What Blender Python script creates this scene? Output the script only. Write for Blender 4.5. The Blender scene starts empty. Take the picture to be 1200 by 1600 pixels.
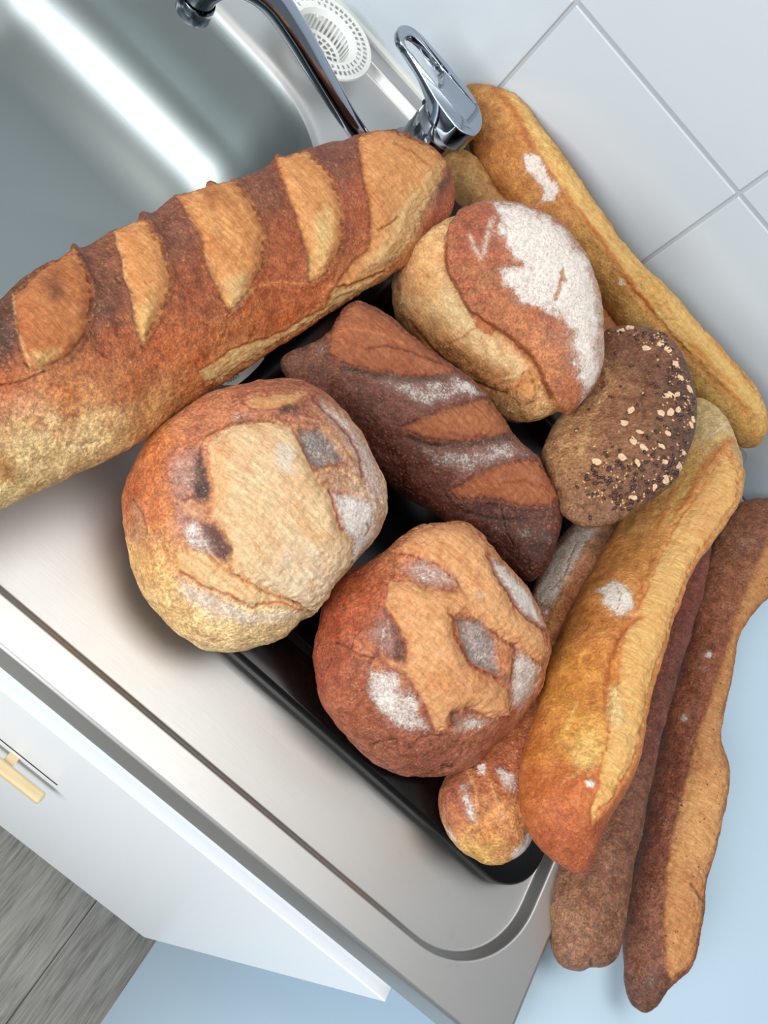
import bpy, bmesh, math
import numpy as np
from mathutils import Vector, Matrix

# ------------------------------------------------------------------ camera, world, lights, exposure
SC = bpy.context.scene
COL = SC.collection
RIM = 0.782                      # height of the sink rim above the floor (m)
CAMH = RIM + 0.513
RC = np.array([[0.7076896, 0.48877426, 0.51017169],      # camera right, down, forward in world axes
               [0.68036318, -0.66612605, -0.30558473],
               [0.1904767, 0.56336117, -0.80395449]])
FPX = 1390.0
cam_d = bpy.data.cameras.new('camera'); cam = bpy.data.objects.new('camera', cam_d); COL.objects.link(cam)
cam_d.sensor_width = 36; cam_d.lens = FPX / 1600 * 36; cam_d.clip_start = 0.01
r_, d_, f_ = RC
cam.matrix_world = Matrix(((r_[0], -d_[0], -f_[0], 0), (r_[1], -d_[1], -f_[1], 0), (r_[2], -d_[2], -f_[2], CAMH), (0, 0, 0, 1)))
SC.camera = cam

w = bpy.data.worlds.new('room light'); SC.world = w; w.use_nodes = True
bg = w.node_tree.nodes['Background']; bg.inputs[0].default_value = (0.88, 0.94, 1.0, 1); bg.inputs[1].default_value = 0.20

def area(name, loc, target, sx, sy, power, color):
    l = bpy.data.lights.new(name, 'AREA'); l.shape = 'RECTANGLE'; l.size = sx; l.size_y = sy
    l.energy = power; l.color = color
    o = bpy.data.objects.new(name, l); COL.objects.link(o); o.location = loc
    o.rotation_euler = (Vector(target) - Vector(loc)).to_track_quat('-Z', 'Y').to_euler()
    return o
area('window_light', (-0.80, -1.30, 1.65), (0.15, 0.35, RIM), 1.1, 1.2, 38, (0.96, 0.98, 1.0))
area('overhead_fill_light', (0.12, 0.30, 2.45), (0.12, 0.40, RIM), 1.3, 0.7, 11, (1.0, 0.96, 0.90))  # added unseen fill, placed so its reflection brightens the steel drainboard

SC.view_settings.view_transform = 'Standard'; SC.view_settings.look = 'None'
SC.view_settings.gamma = 1.0; SC.view_settings.use_curve_mapping = False
SC.view_settings.exposure = 0.42

# ------------------------------------------------------------------ small helpers
rng = np.random.default_rng(7)
def desat(c, a=.10, g=1.0):
    c = np.asarray(c, float); m = c.mean(-1, keepdims=True); return (c + (m - c) * a) * g
def lin(c):
    c = np.asarray(c, float) / 255.0
    return np.where(c <= 0.04045, c / 12.92, ((c + 0.055) / 1.055) ** 2.4)
def sstep(a, b, x):
    t = np.clip((x - a) / (b - a), 0, 1); return t * t * (3 - 2 * t)
def raydir(px, py):
    v = np.stack([(np.asarray(px, float) - 600) / FPX, (np.asarray(py, float) - 800) / FPX, np.ones_like(np.asarray(px, float))], -1)
    return v @ RC
def onz(px, py, z):              # photo point -> world point at height z cm above the rim
    v = raydir(px, py); t = (z - 51.3) / v[..., 2]
    p = v * t[..., None] / 100 if np.ndim(t) else v * t / 100
    return p + np.array([0, 0, CAMH])
def W(x, y, z): return (x / 100, y / 100, RIM + z / 100)     # cm, z above the rim

def mesh_obj(name, verts, faces, mat=None, parent=None, smooth=False):
    me = bpy.data.meshes.new(name); me.from_pydata([tuple(v) for v in verts], [], faces); me.update()
    if smooth: me.polygons.foreach_set('use_smooth', [True] * len(me.polygons))
    if mat: me.materials.append(mat)
    o = bpy.data.objects.new(name, me); COL.objects.link(o)
    if parent: o.parent = parent
    return o
def bm_obj(name, bm, mat=None, parent=None, smooth=False):
    me = bpy.data.meshes.new(name); bmesh.ops.recalc_face_normals(bm, faces=bm.faces[:]); bm.to_mesh(me); bm.free()
    if smooth: me.polygons.foreach_set('use_smooth', [True] * len(me.polygons))
    if mat: me.materials.append(mat)
    o = bpy.data.objects.new(name, me); COL.objects.link(o)
    if parent: o.parent = parent
    return o
def box_bm(x0, x1, y0, y1, z0, z1, bev=0.0, seg=2):          # metres
    bm = bmesh.new(); bmesh.ops.create_cube(bm, size=1)
    for v in bm.verts:
        v.co = Vector((x0 + (v.co.x + .5) * (x1 - x0), y0 + (v.co.y + .5) * (y1 - y0), z0 + (v.co.z + .5) * (z1 - z0)))
    if bev: bmesh.ops.bevel(bm, geom=bm.edges[:], offset=bev, segments=seg, affect='EDGES', profile=0.5)
    return bm
def box_cm(name, x0, x1, y0, y1, z0, z1, mat, parent=None, bev=0.0, seg=2):
    a = W(x0, y0, z0); b = W(x1, y1, z1)
    return bm_obj(name, box_bm(a[0], b[0], a[1], b[1], a[2], b[2], bev / 100, seg), mat, parent, smooth=False)
def empty(name, loc, label=None, cat=None, group=None):
    o = bpy.data.objects.new(name, None); COL.objects.link(o); o.location = loc; o.empty_display_size = 0.02
    if label: o['label'] = label; o['category'] = cat
    if group: o['group'] = group
    return o
def keep(o, parent):             # parent without moving
    o.parent = parent; o.matrix_parent_inverse = Matrix.Translation(parent.location).inverted()
def tag(o, label, cat): o['label'] = label; o['category'] = cat; return o
def tube(name, path, radii, mat, parent=None, seg=32, flat=1.0, caps=True, sub=8):
    P = np.array(path, float); n = len(P)
    t = np.linspace(0, n - 1, (n - 1) * sub + 1)
    def cr(A):
        A = np.asarray(A, float); out = []
        for s in t:
            i = min(int(s), n - 2); u = s - i
            p0 = A[max(i - 1, 0)]; p1 = A[i]; p2 = A[i + 1]; p3 = A[min(i + 2, n - 1)]
            out.append(0.5 * ((2 * p1) + (-p0 + p2) * u + (2 * p0 - 5 * p1 + 4 * p2 - p3) * u * u + (-p0 + 3 * p1 - 3 * p2 + p3) * u ** 3))
        return np.array(out)
    Q = cr(P); Rr = cr(np.array(radii, float))
    V = []; F = []
    up = np.array([0, 0, 1.0])
    T = np.gradient(Q, axis=0); T /= np.linalg.norm(T, axis=1)[:, None]
    a = np.cross(T[0], up); a /= np.linalg.norm(a)
    for i in range(len(Q)):
        a = a - T[i] * (a @ T[i]); a /= np.linalg.norm(a); b = np.cross(T[i], a)
        for k in range(seg):
            th = 2 * math.pi * k / seg
            V.append(Q[i] + Rr[i] * (math.cos(th) * a + math.sin(th) * flat * b))
    for i in range(len(Q) - 1):
        for k in range(seg):
            k2 = (k + 1) % seg; F.append((i * seg + k, i * seg + k2, (i + 1) * seg + k2, (i + 1) * seg + k))
    if caps: F.append(tuple(range(seg))[::-1]); F.append(tuple((len(Q) - 1) * seg + k for k in range(seg)))
    return mesh_obj(name, V, F, mat, parent, smooth=True)

# ------------------------------------------------------------------ numpy noise
_perm = rng.permutation(256); _perm = np.concatenate([_perm, _perm, _perm])
_grad = rng.normal(size=(256, 3)); _grad /= np.linalg.norm(_grad, axis=1)[:, None]
def perlin(p):
    i = np.floor(p).astype(int); f = p - i; i &= 255
    u = f * f * f * (f * (f * 6 - 15) + 10); r = 0
    for dx in (0, 1):
        wx = u[:, 0] if dx else 1 - u[:, 0]
        for dy in (0, 1):
            wy = u[:, 1] if dy else 1 - u[:, 1]
            for dz in (0, 1):
                wz = u[:, 2] if dz else 1 - u[:, 2]
                h = _perm[_perm[_perm[(i[:, 0] + dx)] + i[:, 1] + dy] + i[:, 2] + dz]
                g = _grad[h]
                r = r + wx * wy * wz * (g[:, 0] * (f[:, 0] - dx) + g[:, 1] * (f[:, 1] - dy) + g[:, 2] * (f[:, 2] - dz))
    return r * 1.6
def fbm(p, scale, octs=3, off=0.0):
    p = p * scale + off; a = 1.0; s = 0; n = 0
    for _ in range(octs):
        s = s + a * perlin(p); n += a; a *= .5; p = p * 2.03 + 17.3
    return s / n
def sdpoly(q, poly):             # signed distance, negative inside
    A = np.array(poly, float); B = np.roll(A, -1, 0); N = len(q)
    d = np.full(N, 1e18); ins = np.zeros(N, bool)
    for a, b in zip(A, B):
        e = b - a; wv = q - a; t = np.clip((wv @ e) / (e @ e + 1e-9), 0, 1)
        dd = ((wv - t[:, None] * e) ** 2).sum(1); d = np.minimum(d, dd)
        c = ((a[1] > q[:, 1]) != (b[1] > q[:, 1]))
        if abs(b[1] - a[1]) > 1e-9:
            ins ^= c & (q[:, 0] < (b[0] - a[0]) * (q[:, 1] - a[1]) / (b[1] - a[1]) + a[0])
    d = np.sqrt(d); return np.where(ins, -d, d)
def sdline(q, line):
    A = np.array(line, float); d = np.full(len(q), 1e18)
    for a, b in zip(A[:-1], A[1:]):
        e = b - a; wv = q - a; t = np.clip((wv @ e) / (e @ e + 1e-9), 0, 1)
        d = np.minimum(d, ((wv - t[:, None] * e) ** 2).sum(1))
    return np.sqrt(d)
def smooth_closed(P, k=6):
    P = np.array(P, float); n = len(P); out = []
    for i in range(n):
        p0, p1, p2, p3 = P[i - 1], P[i], P[(i + 1) % n], P[(i + 2) % n]
        for j in range(k):
            u = j / k
            out.append(0.5 * ((2 * p1) + (-p0 + p2) * u + (2 * p0 - 5 * p1 + 4 * p2 - p3) * u * u + (-p0 + 3 * p1 - 3 * p2 + p3) * u ** 3))
    return np.array(out)

# ------------------------------------------------------------------ materials
def new_mat(name):
    m = bpy.data.materials.new(name); m.use_nodes = True
    return m, m.node_tree, m.node_tree.nodes['Principled BSDF']
def plain(name, col, rough=0.5, metal=0.0, coat=0.0, spec=0.5):
    m, nt, b = new_mat(name); b.inputs['Base Color'].default_value = (*lin(col), 1)
    b.inputs['Roughness'].default_value = rough; b.inputs['Metallic'].default_value = metal
    b.inputs['Coat Weight'].default_value = coat; b.inputs['Coat Roughness'].default_value = 0.08
    b.inputs['Specular IOR Level'].default_value = spec
    return m
def N(nt, typ, **kw):
    n = nt.nodes.new(typ)
    for k, v in kw.items(): setattr(n, k, v)
    return n
def noise(nt, vec, scale, detail=3, rough=0.55, dist=0.0):
    n = N(nt, 'ShaderNodeTexNoise'); n.inputs['Scale'].default_value = scale; n.inputs['Detail'].default_value = detail
    n.inputs['Roughness'].default_value = rough; n.inputs['Distortion'].default_value = dist
    nt.links.new(vec, n.inputs['Vector']); return n.outputs['Fac']
def ramp(nt, fac, a, b, lo=0.0, hi=1.0):
    n = N(nt, 'ShaderNodeMapRange', interpolation_type='SMOOTHSTEP'); nt.links.new(fac, n.inputs[0])
    n.inputs[1].default_value = a; n.inputs[2].default_value = b; n.inputs[3].default_value = lo; n.inputs[4].default_value = hi
    return n.outputs[0]
def math_(nt, op, a, b=None, c=None):
    n = N(nt, 'ShaderNodeMath', operation=op)
    for i, v in enumerate((a, b, c)):
        if v is None: continue
        if isinstance(v, (int, float)): n.inputs[i].default_value = v
        else: nt.links.new(v, n.inputs[i])
    return n.outputs[0]
def mixc(nt, fac, a, b, mode='MIX'):
    n = N(nt, 'ShaderNodeMix', data_type='RGBA', blend_type=mode)
    if isinstance(fac, (int, float)): n.inputs[0].default_value = fac
    else: nt.links.new(fac, n.inputs[0])
    for i, v in ((6, a), (7, b)):
        if isinstance(v, tuple): n.inputs[i].default_value = (*v, 1)
        else: nt.links.new(v, n.inputs[i])
    return n.outputs[2]

def bread_material(name, grain=1.0, blister=1.0, specks=0.0):
    m, nt, b = new_mat(name); L = nt.links
    tc = N(nt, 'ShaderNodeTexCoord').outputs['Object']
    at = N(nt, 'ShaderNodeAttribute', attribute_name='crust').outputs['Color']
    fl = N(nt, 'ShaderNodeAttribute', attribute_name='flour').outputs['Fac']
    tn = N(nt, 'ShaderNodeAttribute', attribute_name='torn').outputs['Fac']
    n1 = noise(nt, tc, 210, 5, .68, .3); n2 = noise(nt, tc, 620, 3, .6); n3 = noise(nt, tc, 45, 3, .5)
    inv = math_(nt, 'MULTIPLY_ADD', tn, -1.0, 1.0)
    # mottled crust: value wobble
    g = ramp(nt, n1, .28, .72, 1 - .34 * grain, 1 + .30 * grain); g = math_(nt, 'MULTIPLY_ADD', math_(nt, 'SUBTRACT', g, 1.0), math_(nt, 'MULTIPLY_ADD', tn, -.7, 1.0), 1.0)
    g2 = ramp(nt, n2, .30, .70, 1 - .34 * grain, 1 + .30 * grain); g2 = math_(nt, 'MULTIPLY_ADD', math_(nt, 'SUBTRACT', g2, 1.0), math_(nt, 'MULTIPLY_ADD', tn, -.65, 1.0), 1.0)
    g = math_(nt, 'MULTIPLY', g, g2)
    cc = N(nt, 'ShaderNodeCombineColor'); [L.new(g, cc.inputs[i]) for i in range(3)]
    col = mixc(nt, 1.0, at, cc.outputs[0], 'MULTIPLY')
    # redder baked patches
    dk = math_(nt, 'MULTIPLY', ramp(nt, noise(nt, tc, 95, 5, .75), .48, .60), inv)
    col = mixc(nt, math_(nt, 'MULTIPLY', dk, .6 * grain), col, mixc(nt, 1.0, col, (.66, .48, .42), 'MULTIPLY'))
    # small pale blisters and flecks of the crust, few on torn crumb
    vo = N(nt, 'ShaderNodeTexVoronoi', feature='F1'); vo.inputs['Scale'].default_value = 330; vo.inputs['Randomness'].default_value = 1
    wv = N(nt, 'ShaderNodeVectorMath', operation='MULTIPLY_ADD'); nv = N(nt, 'ShaderNodeTexNoise'); nv.inputs['Scale'].default_value = 260
    L.new(tc, nv.inputs['Vector']); L.new(nv.outputs['Color'], wv.inputs[0]); wv.inputs[1].default_value = (.004, .004, .004); L.new(tc, wv.inputs[2])
    L.new(wv.outputs[0], vo.inputs['Vector'])
    bl = ramp(nt, vo.outputs['Distance'], .12, .42, 1, 0)
    gate = ramp(nt, math_(nt, 'ADD', math_(nt, 'MULTIPLY', n3, .6), math_(nt, 'MULTIPLY', n1, .4)), .42, .6)
    bl = math_(nt, 'MULTIPLY', math_(nt, 'MULTIPLY', bl, gate), inv)
    fk = math_(nt, 'MULTIPLY', ramp(nt, noise(nt, tc, 470, 4, .8, .5), .53, .62), math_(nt, 'MULTIPLY_ADD', tn, -.6, 1.0))
    pale = mixc(nt, .5, mixc(nt, 1.0, at, (1.5, 1.6, 1.7), 'MULTIPLY'), tuple(lin((226, 172, 118))))
    col = mixc(nt, math_(nt, 'MULTIPLY', bl, .55 * blister), col, pale)
    col = mixc(nt, math_(nt, 'MULTIPLY', fk, .5 * blister), col, pale)
    # fibrous crumb: darker creases, pores and browned streaks
    tm0 = N(nt, 'ShaderNodeMapping'); tm0.inputs['Rotation'].default_value = (.3, .5, .8); tm0.inputs['Scale'].default_value = (.55, 2.8, 1.3); L.new(tc, tm0.inputs[0])
    fb = noise(nt, tm0.outputs[0], 150, 6, .72, .5); fb2 = noise(nt, tm0.outputs[0], 45, 5, .65, .8)
    br = math_(nt, 'MULTIPLY', ramp(nt, fb2, .47, .60), tn); cr = math_(nt, 'MULTIPLY', ramp(nt, fb, .5, .40), tn)
    col = mixc(nt, math_(nt, 'MULTIPLY', br, .5), col, mixc(nt, 1.0, col, (.88, .70, .56), 'MULTIPLY'))
    col = mixc(nt, math_(nt, 'MULTIPLY', cr, .5), col, mixc(nt, 1.0, col, (.78, .64, .52), 'MULTIPLY'))
    if specks:
        v2 = N(nt, 'ShaderNodeTexVoronoi', feature='F1'); v2.inputs['Scale'].default_value = 240
        L.new(wv.outputs[0], v2.inputs['Vector'])
        sp = math_(nt, 'MULTIPLY', ramp(nt, v2.outputs['Distance'], .14, .24, 1, 0), ramp(nt, noise(nt, tc, 120, 2), .5, .56))
        col = mixc(nt, math_(nt, 'MULTIPLY', sp, specks), col, tuple(lin((58, 36, 26))))
    # flour dusting: a thin veil under patchy speckles
    fn = math_(nt, 'ADD', math_(nt, 'MULTIPLY', noise(nt, tc, 620, 5, .8), .6), math_(nt, 'MULTIPLY', noise(nt, tc, 110, 4, .7), .4))
    ff = ramp(nt, math_(nt, 'MULTIPLY_ADD', fl, .50, fn), .71, .95)
    veil = math_(nt, 'MULTIPLY', math_(nt, 'MULTIPLY', fl, fl), .30)
    ff = math_(nt, 'MULTIPLY', math_(nt, 'MAXIMUM', ff, veil), ramp(nt, fl, 0, .12))
    col = mixc(nt, math_(nt, 'MULTIPLY', ff, .88), col, tuple(lin((226, 218, 209))))
    L.new(col, b.inputs['Base Color'])
    rr = math_(nt, 'MULTIPLY_ADD', ff, .3, .5); rr = math_(nt, 'MAXIMUM', rr, math_(nt, 'MULTIPLY_ADD', tn, .3, .5)); L.new(rr, b.inputs['Roughness'])
    b.inputs['Specular IOR Level'].default_value = .42
    # bump
    h = math_(nt, 'ADD', math_(nt, 'MULTIPLY', n2, .4), math_(nt, 'MULTIPLY', n1, .8))
    h = math_(nt, 'ADD', h, math_(nt, 'MULTIPLY', math_(nt, 'MULTIPLY', fb, tn), 2.0)); h = math_(nt, 'ADD', h, math_(nt, 'MULTIPLY', bl, .35)); h = math_(nt, 'ADD', h, math_(nt, 'MULTIPLY', fk, .2)); h = math_(nt, 'ADD', h, math_(nt, 'MULTIPLY', ff, .15))
    h = math_(nt, 'ADD', h, math_(nt, 'MULTIPLY', n3, .9))
    bp = N(nt, 'ShaderNodeBump'); bp.inputs['Strength'].default_value = .8; bp.inputs['Distance'].default_value = .0018 * (.55 + .45 * grain)
    L.new(h, bp.inputs['Height']); L.new(bp.outputs[0], b.inputs['Normal'])
    return m
M_BREAD = bread_material('wheat crust'); M_SMOOTH = bread_material('smooth golden crust', .6, .45); M_RYE = bread_material('seeded brown crust', 1.15, .6, .75)
M_DARK = bread_material('dark baked crust', 1.0, .9)

def steel_material(name, rough, col=(190, 190, 188), brush=0.0):
    m, nt, b = new_mat(name); L = nt.links
    tc = N(nt, 'ShaderNodeTexCoord').outputs['Object']
    b.inputs['Metallic'].default_value = 1; b.inputs['Base Color'].default_value = (*lin(col), 1)
    mp = N(nt, 'ShaderNodeMapping'); mp.inputs['Scale'].default_value = (1, 14, 14); L.new(tc, mp.inputs[0])
    f = noise(nt, mp.outputs[0], 60, 4, .6); g = noise(nt, tc, 9, 4, .6)
    r = math_(nt, 'ADD', math_(nt, 'MULTIPLY_ADD', f, .05, rough - .04), math_(nt, 'MULTIPLY_ADD', g, .08, -.04)); L.new(r, b.inputs['Roughness'])
    # faint water marks
    vm = ramp(nt, noise(nt, tc, 24, 5, .7), .62, .72, 0, .10)
    c = mixc(nt, vm, tuple(lin(col)), tuple(lin((150, 148, 145)))); L.new(c, b.inputs['Base Color'])
    bp = N(nt, 'ShaderNodeBump'); bp.inputs['Strength'].default_value = .05; bp.inputs['Distance'].default_value = .0005; L.new(f, bp.inputs['Height']); L.new(bp.outputs[0], b.inputs['Normal'])
    return m
M_STEEL = steel_material('brushed stainless steel', .46, (194, 194, 193))
M_BOWL = steel_material('darkened steel of the bowl', .40, (150, 157, 157))  # same steel, base colour darkened to imitate the bowl's dim reflections
M_CHROME = plain('chrome', (166, 174, 185), .07, 1.0)
M_WHITE = plain('white lacquered panel', (236, 240, 243), .3)
M_APPL = plain('pale bluish white enamel', (192, 215, 231), .3)
M_GROUT = plain('grey grout', (176, 181, 184), .9)
M_SEAL = plain('white sealant', (215, 218, 214), .45)
M_PLASTIC = plain('white plastic', (232, 234, 230), .35)
M_BLACK = plain('black enamel', (5, 5, 6), .22, 0, 0, .3)
M_PAPER = plain('white label paper', (190, 192, 190), .7)
M_INK = plain('black ink', (20, 20, 20), .6)
M_DKGREY = plain('matt dark grey', (30, 30, 32), .8)
def tile_material():
    m, nt, b = new_mat('white glazed tile'); L = nt.links
    tc = N(nt, 'ShaderNodeTexCoord').outputs['Object']
    c = mixc(nt, noise(nt, tc, 6, 3), tuple(lin((196, 206, 213))), tuple(lin((203, 212, 218))))
    sp = ramp(nt, noise(nt, tc, 230, 2, .5), .80, .84); c = mixc(nt, math_(nt, 'MULTIPLY', sp, .6), c, tuple(lin((120, 122, 125))))
    L.new(c, b.inputs['Base Color']); b.inputs['Roughness'].default_value = .22
    bp = N(nt, 'ShaderNodeBump'); bp.inputs['Strength'].default_value = .12; bp.inputs['Distance'].default_value = .002; L.new(noise(nt, tc, 14, 2), bp.inputs['Height']); L.new(bp.outputs[0], b.inputs['Normal'])
    return m
M_TILE = tile_material()
def floor_material():
    m, nt, b = new_mat('grey oak laminate'); L = nt.links
    tc = N(nt, 'ShaderNodeTexCoord').outputs['Object']; oi = N(nt, 'ShaderNodeObjectInfo').outputs['Random']
    cx = N(nt, 'ShaderNodeCombineXYZ'); L.new(math_(nt, 'MULTIPLY', oi, 7), cx.inputs[0]); L.new(math_(nt, 'MULTIPLY', oi, 13), cx.inputs[1])
    ad = N(nt, 'ShaderNodeVectorMath', operation='ADD'); L.new(tc, ad.inputs[0]); L.new(cx.outputs[0], ad.inputs[1])
    mp = N(nt, 'ShaderNodeMapping'); mp.inputs['Scale'].default_value = (9, .9, 1); L.new(ad.outputs[0], mp.inputs[0])
    a = noise(nt, mp.outputs[0], 7, 6, .65, 1.2); m2 = N(nt, 'ShaderNodeMapping'); m2.inputs['Scale'].default_value = (60, 2.5, 1); L.new(ad.outputs[0], m2.inputs[0])
    f2 = noise(nt, m2.outputs[0], 8, 4, .6)
    c = mixc(nt, ramp(nt, a, .3, .7), tuple(lin((100, 97, 91))), tuple(lin((146, 143, 136))))
    c = mixc(nt, math_(nt, 'MULTIPLY', ramp(nt, f2, .35, .7), .45), c, tuple(lin((186, 182, 172))))
    kn = N(nt, 'ShaderNodeTexVoronoi'); kn.inputs['Scale'].default_value = 3.1; mk = N(nt, 'ShaderNodeMapping'); mk.inputs['Scale'].default_value = (2.2, 1, 1); L.new(ad.outputs[0], mk.inputs[0]); L.new(mk.outputs[0], kn.inputs['Vector'])
    k = ramp(nt, math_(nt, 'ADD', kn.outputs['Distance'], math_(nt, 'MULTIPLY', f2, .05)), .05, .16, 1, 0)
    c = mixc(nt, math_(nt, 'MULTIPLY', k, .6), c, tuple(lin((84, 80, 74))))
    v = math_(nt, 'MULTIPLY_ADD', oi, .25, .87); cc = N(nt, 'ShaderNodeCombineColor'); [L.new(v, cc.inputs[i]) for i in range(3)]
    c = mixc(nt, 1.0, c, cc.outputs[0], 'MULTIPLY'); L.new(c, b.inputs['Base Color']); b.inputs['Roughness'].default_value = .5
    bp = N(nt, 'ShaderNodeBump'); bp.inputs['Strength'].default_value = .2; bp.inputs['Distance'].default_value = .001; L.new(f2, bp.inputs['Height']); L.new(bp.outputs[0], b.inputs['Normal'])
    return m
M_FLOOR = floor_material()
def wood_material():
    m, nt, b = new_mat('pale beech'); L = nt.links
    tc = N(nt, 'ShaderNodeTexCoord').outputs['Object']; mp = N(nt, 'ShaderNodeMapping'); mp.inputs['Scale'].default_value = (2, 25, 25); L.new(tc, mp.inputs[0])
    c = mixc(nt, noise(nt, mp.outputs[0], 12, 4), tuple(lin((205, 178, 130))), tuple(lin((232, 212, 168)))); L.new(c, b.inputs['Base Color']); b.inputs['Roughness'].default_value = .45
    return m
M_WOOD = wood_material()

# ------------------------------------------------------------------ setting: floor, tiled wall
fl = mesh_obj('floor', [(-1.6, -1.4, -0.012), (1.6, -1.4, -0.012), (1.6, 1.0, -0.012), (-1.6, 1.0, -0.012)], [(0, 1, 2, 3)], M_DKGREY)
fl['kind'] = 'structure'
pl_me = None
for i in range(-9, 7):
    x0 = .305 + i * .19; off = (i * 0.37) % 1.28
    for j in range(-2, 2):
        y0 = -0.15 + off + j * 1.28
        if y0 > 1.0 or y0 + 1.28 < -1.4: continue
        if pl_me is None:
            o = bm_obj('plank', box_bm(.0004, .1896, .0005, 1.2795, -.012, 0, .0012, 1), M_FLOOR, fl); pl_me = o.data
        else:
            o = bpy.data.objects.new('plank', pl_me); COL.objects.link(o); o.parent = fl
        o.location = (x0, y0, 0)
WY = 0.72
wall = bm_obj('wall_back', box_bm(-1.45, 1.35, WY + .0018, WY + .09, -.0, 1.9), M_GROUT); wall['kind'] = 'structure'
ti_me = None
for i in range(-6, 6):
    for j in range(-1, 5):
        if ti_me is None:
            o = bm_obj('tile', box_bm(.0016, .1964, 0, .006, .0016, .1984, .0012, 2), M_TILE, wall); ti_me = o.data
        else:
            o = bpy.data.objects.new('tile', ti_me); COL.objects.link(o); o.parent = wall
        o.location = (-.032 + i * .198, WY, RIM + .158 + (j - 1) * .2)
sealant = bm_obj('trim_1', box_bm(-.75, .325, WY - .006, WY + .001, RIM - .004, RIM + .0045, .002, 3), M_SEAL); sealant['kind'] = 'structure'

# ------------------------------------------------------------------ steel sink unit
def rrect(x0, x1, y0, y1, r, n=14):
    pts = []; r4 = r if isinstance(r, tuple) else (r,) * 4
    for i, (cx, cy, a0) in enumerate(((x1, y1, 0), (x0, y1, 90), (x0, y0, 180), (x1, y0, 270))):
        r = r4[i]; cx += -r if cx == x1 else r; cy += -r if cy == y1 else r
        for k in range(n + 1):
            a = math.radians(a0 + 90 * k / n); pts.append((cx + r * math.cos(a), cy + r * math.sin(a)))
    return pts
BC = np.array([-27.0, 42.0])                    # centre the rings share
BOWL = (-48, -6, 22.5, 60.9, 12)
OUTER = (-75, 39, 12, 72, .4); RIDGE = (-72.5, 36.6, 14.5, 69.6, 6.5)
def angs(pts): return [math.atan2(p[1] - BC[1], p[0] - BC[0]) for p in pts]
allang = []
for R_ in (BOWL, OUTER, RIDGE): allang += angs(rrect(*R_[:4], R_[4], 20))
allang += list(np.linspace(-math.pi, math.pi, 361)[:-1])
allang = np.unique(np.round(sorted(allang), 5))
def ring(x0, x1, y0, y1, r, z):
    P = np.array(rrect(x0, x1, y0, y1, r, 30)); a = np.array(angs(P)); o = np.argsort(a); a = a[o]; P = P[o]
    a = np.concatenate([[a[-1] - 2 * math.pi], a, [a[0] + 2 * math.pi]]); P = np.vstack([P[-1], P, P[0]])
    out = []
    for t in allang:                            # exact hit of the ray with the outline
        k = np.searchsorted(a, t) - 1; k = min(max(k, 0), len(a) - 2)
        p, q = P[k], P[k + 1]; d = np.array([math.cos(t), math.sin(t)]); e = q - p
        den = d[0] * e[1] - d[1] * e[0]
        if abs(den) < 1e-9: h = p
        else:
            wv = p - BC; s = (wv[0] * e[1] - wv[1] * e[0]) / den; h = BC + d * s
        out.append(W(h[0], h[1], z))
    return out
rings = []
def inset(R_, d, z): rings.append(ring(R_[0] + d, R_[1] - d, R_[2] + d, R_[3] - d, max(R_[4] - d, .15), z))
inset(OUTER, 0, -3.4); inset(OUTER, 0, -.25); inset(OUTER, .07, -.07); inset(OUTER, .25, 0); inset(OUTER, .31, 0); inset(OUTER, 1.2, 0.0)
DK = -.85
for d, z in ((-.36, 0), (-.30, 0), (-.22, -.04), (-.15, -.14), (.15, DK + .14), (.22, DK + .04), (.30, DK), (.36, DK), (1.2, DK)): inset(RIDGE, d, z)
BOWL0 = len(rings) + 4
for d, z in ((-1.4, DK), (-1.2, DK), (-.7, DK - .03), (-.3, DK - .15), (0, DK - .45), (.25, DK - 1.0), (.4, DK - 1.8)): inset(BOWL, d, z)
for d, z in ((.9, -5), (1.4, -7.5)): inset(BOWL, d, z)
for k in range(1, 13):
    a = math.pi / 2 * k / 12; inset(BOWL, 1.4 + 8.0 * (1 - math.cos(a)) , -7.5 - 8.0 * math.sin(a))
inset(BOWL, 11.5, -15.6)
c_i = len(rings) * len(allang); V = [v for R_ in rings for v in R_] + [W(BC[0], BC[1], -15.8)]
F = []; n = len(allang)
for i in range(len(rings) - 1):
    for k in range(n):
        k2 = (k + 1) % n; F.append((i * n + k, i * n + k2, (i + 1) * n + k2, (i + 1) * n + k))
for k in range(n): F.append(((len(rings) - 1) * n + k, (len(rings) - 1) * n + (k + 1) % n, c_i))
sink = empty('kitchen_sink', W(-18, 42, -3.4), 'stainless steel sink unit with a deep rounded bowl and a drainboard under the bread', 'sink')
nb = BOWL0 * n
top = mesh_obj('sink_top', V[:nb + n], [f for f in F if max(f) < nb + n], M_STEEL, None, True); keep(top, sink)
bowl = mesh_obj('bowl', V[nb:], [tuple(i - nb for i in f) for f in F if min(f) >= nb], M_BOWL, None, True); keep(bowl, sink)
for nm, a in (('support_rail', (-72, 33.2, 12.8, 15.5, -5.9, -3.2)), ('support_rail', (-72, 33.2, 67, 71, -5.9, -3.2)), ('support_rail', (14, 33.2, 15.6, 66.9, -5.9, -3.2))):
    keep(box_cm(nm, *a, M_WHITE), sink)

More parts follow.
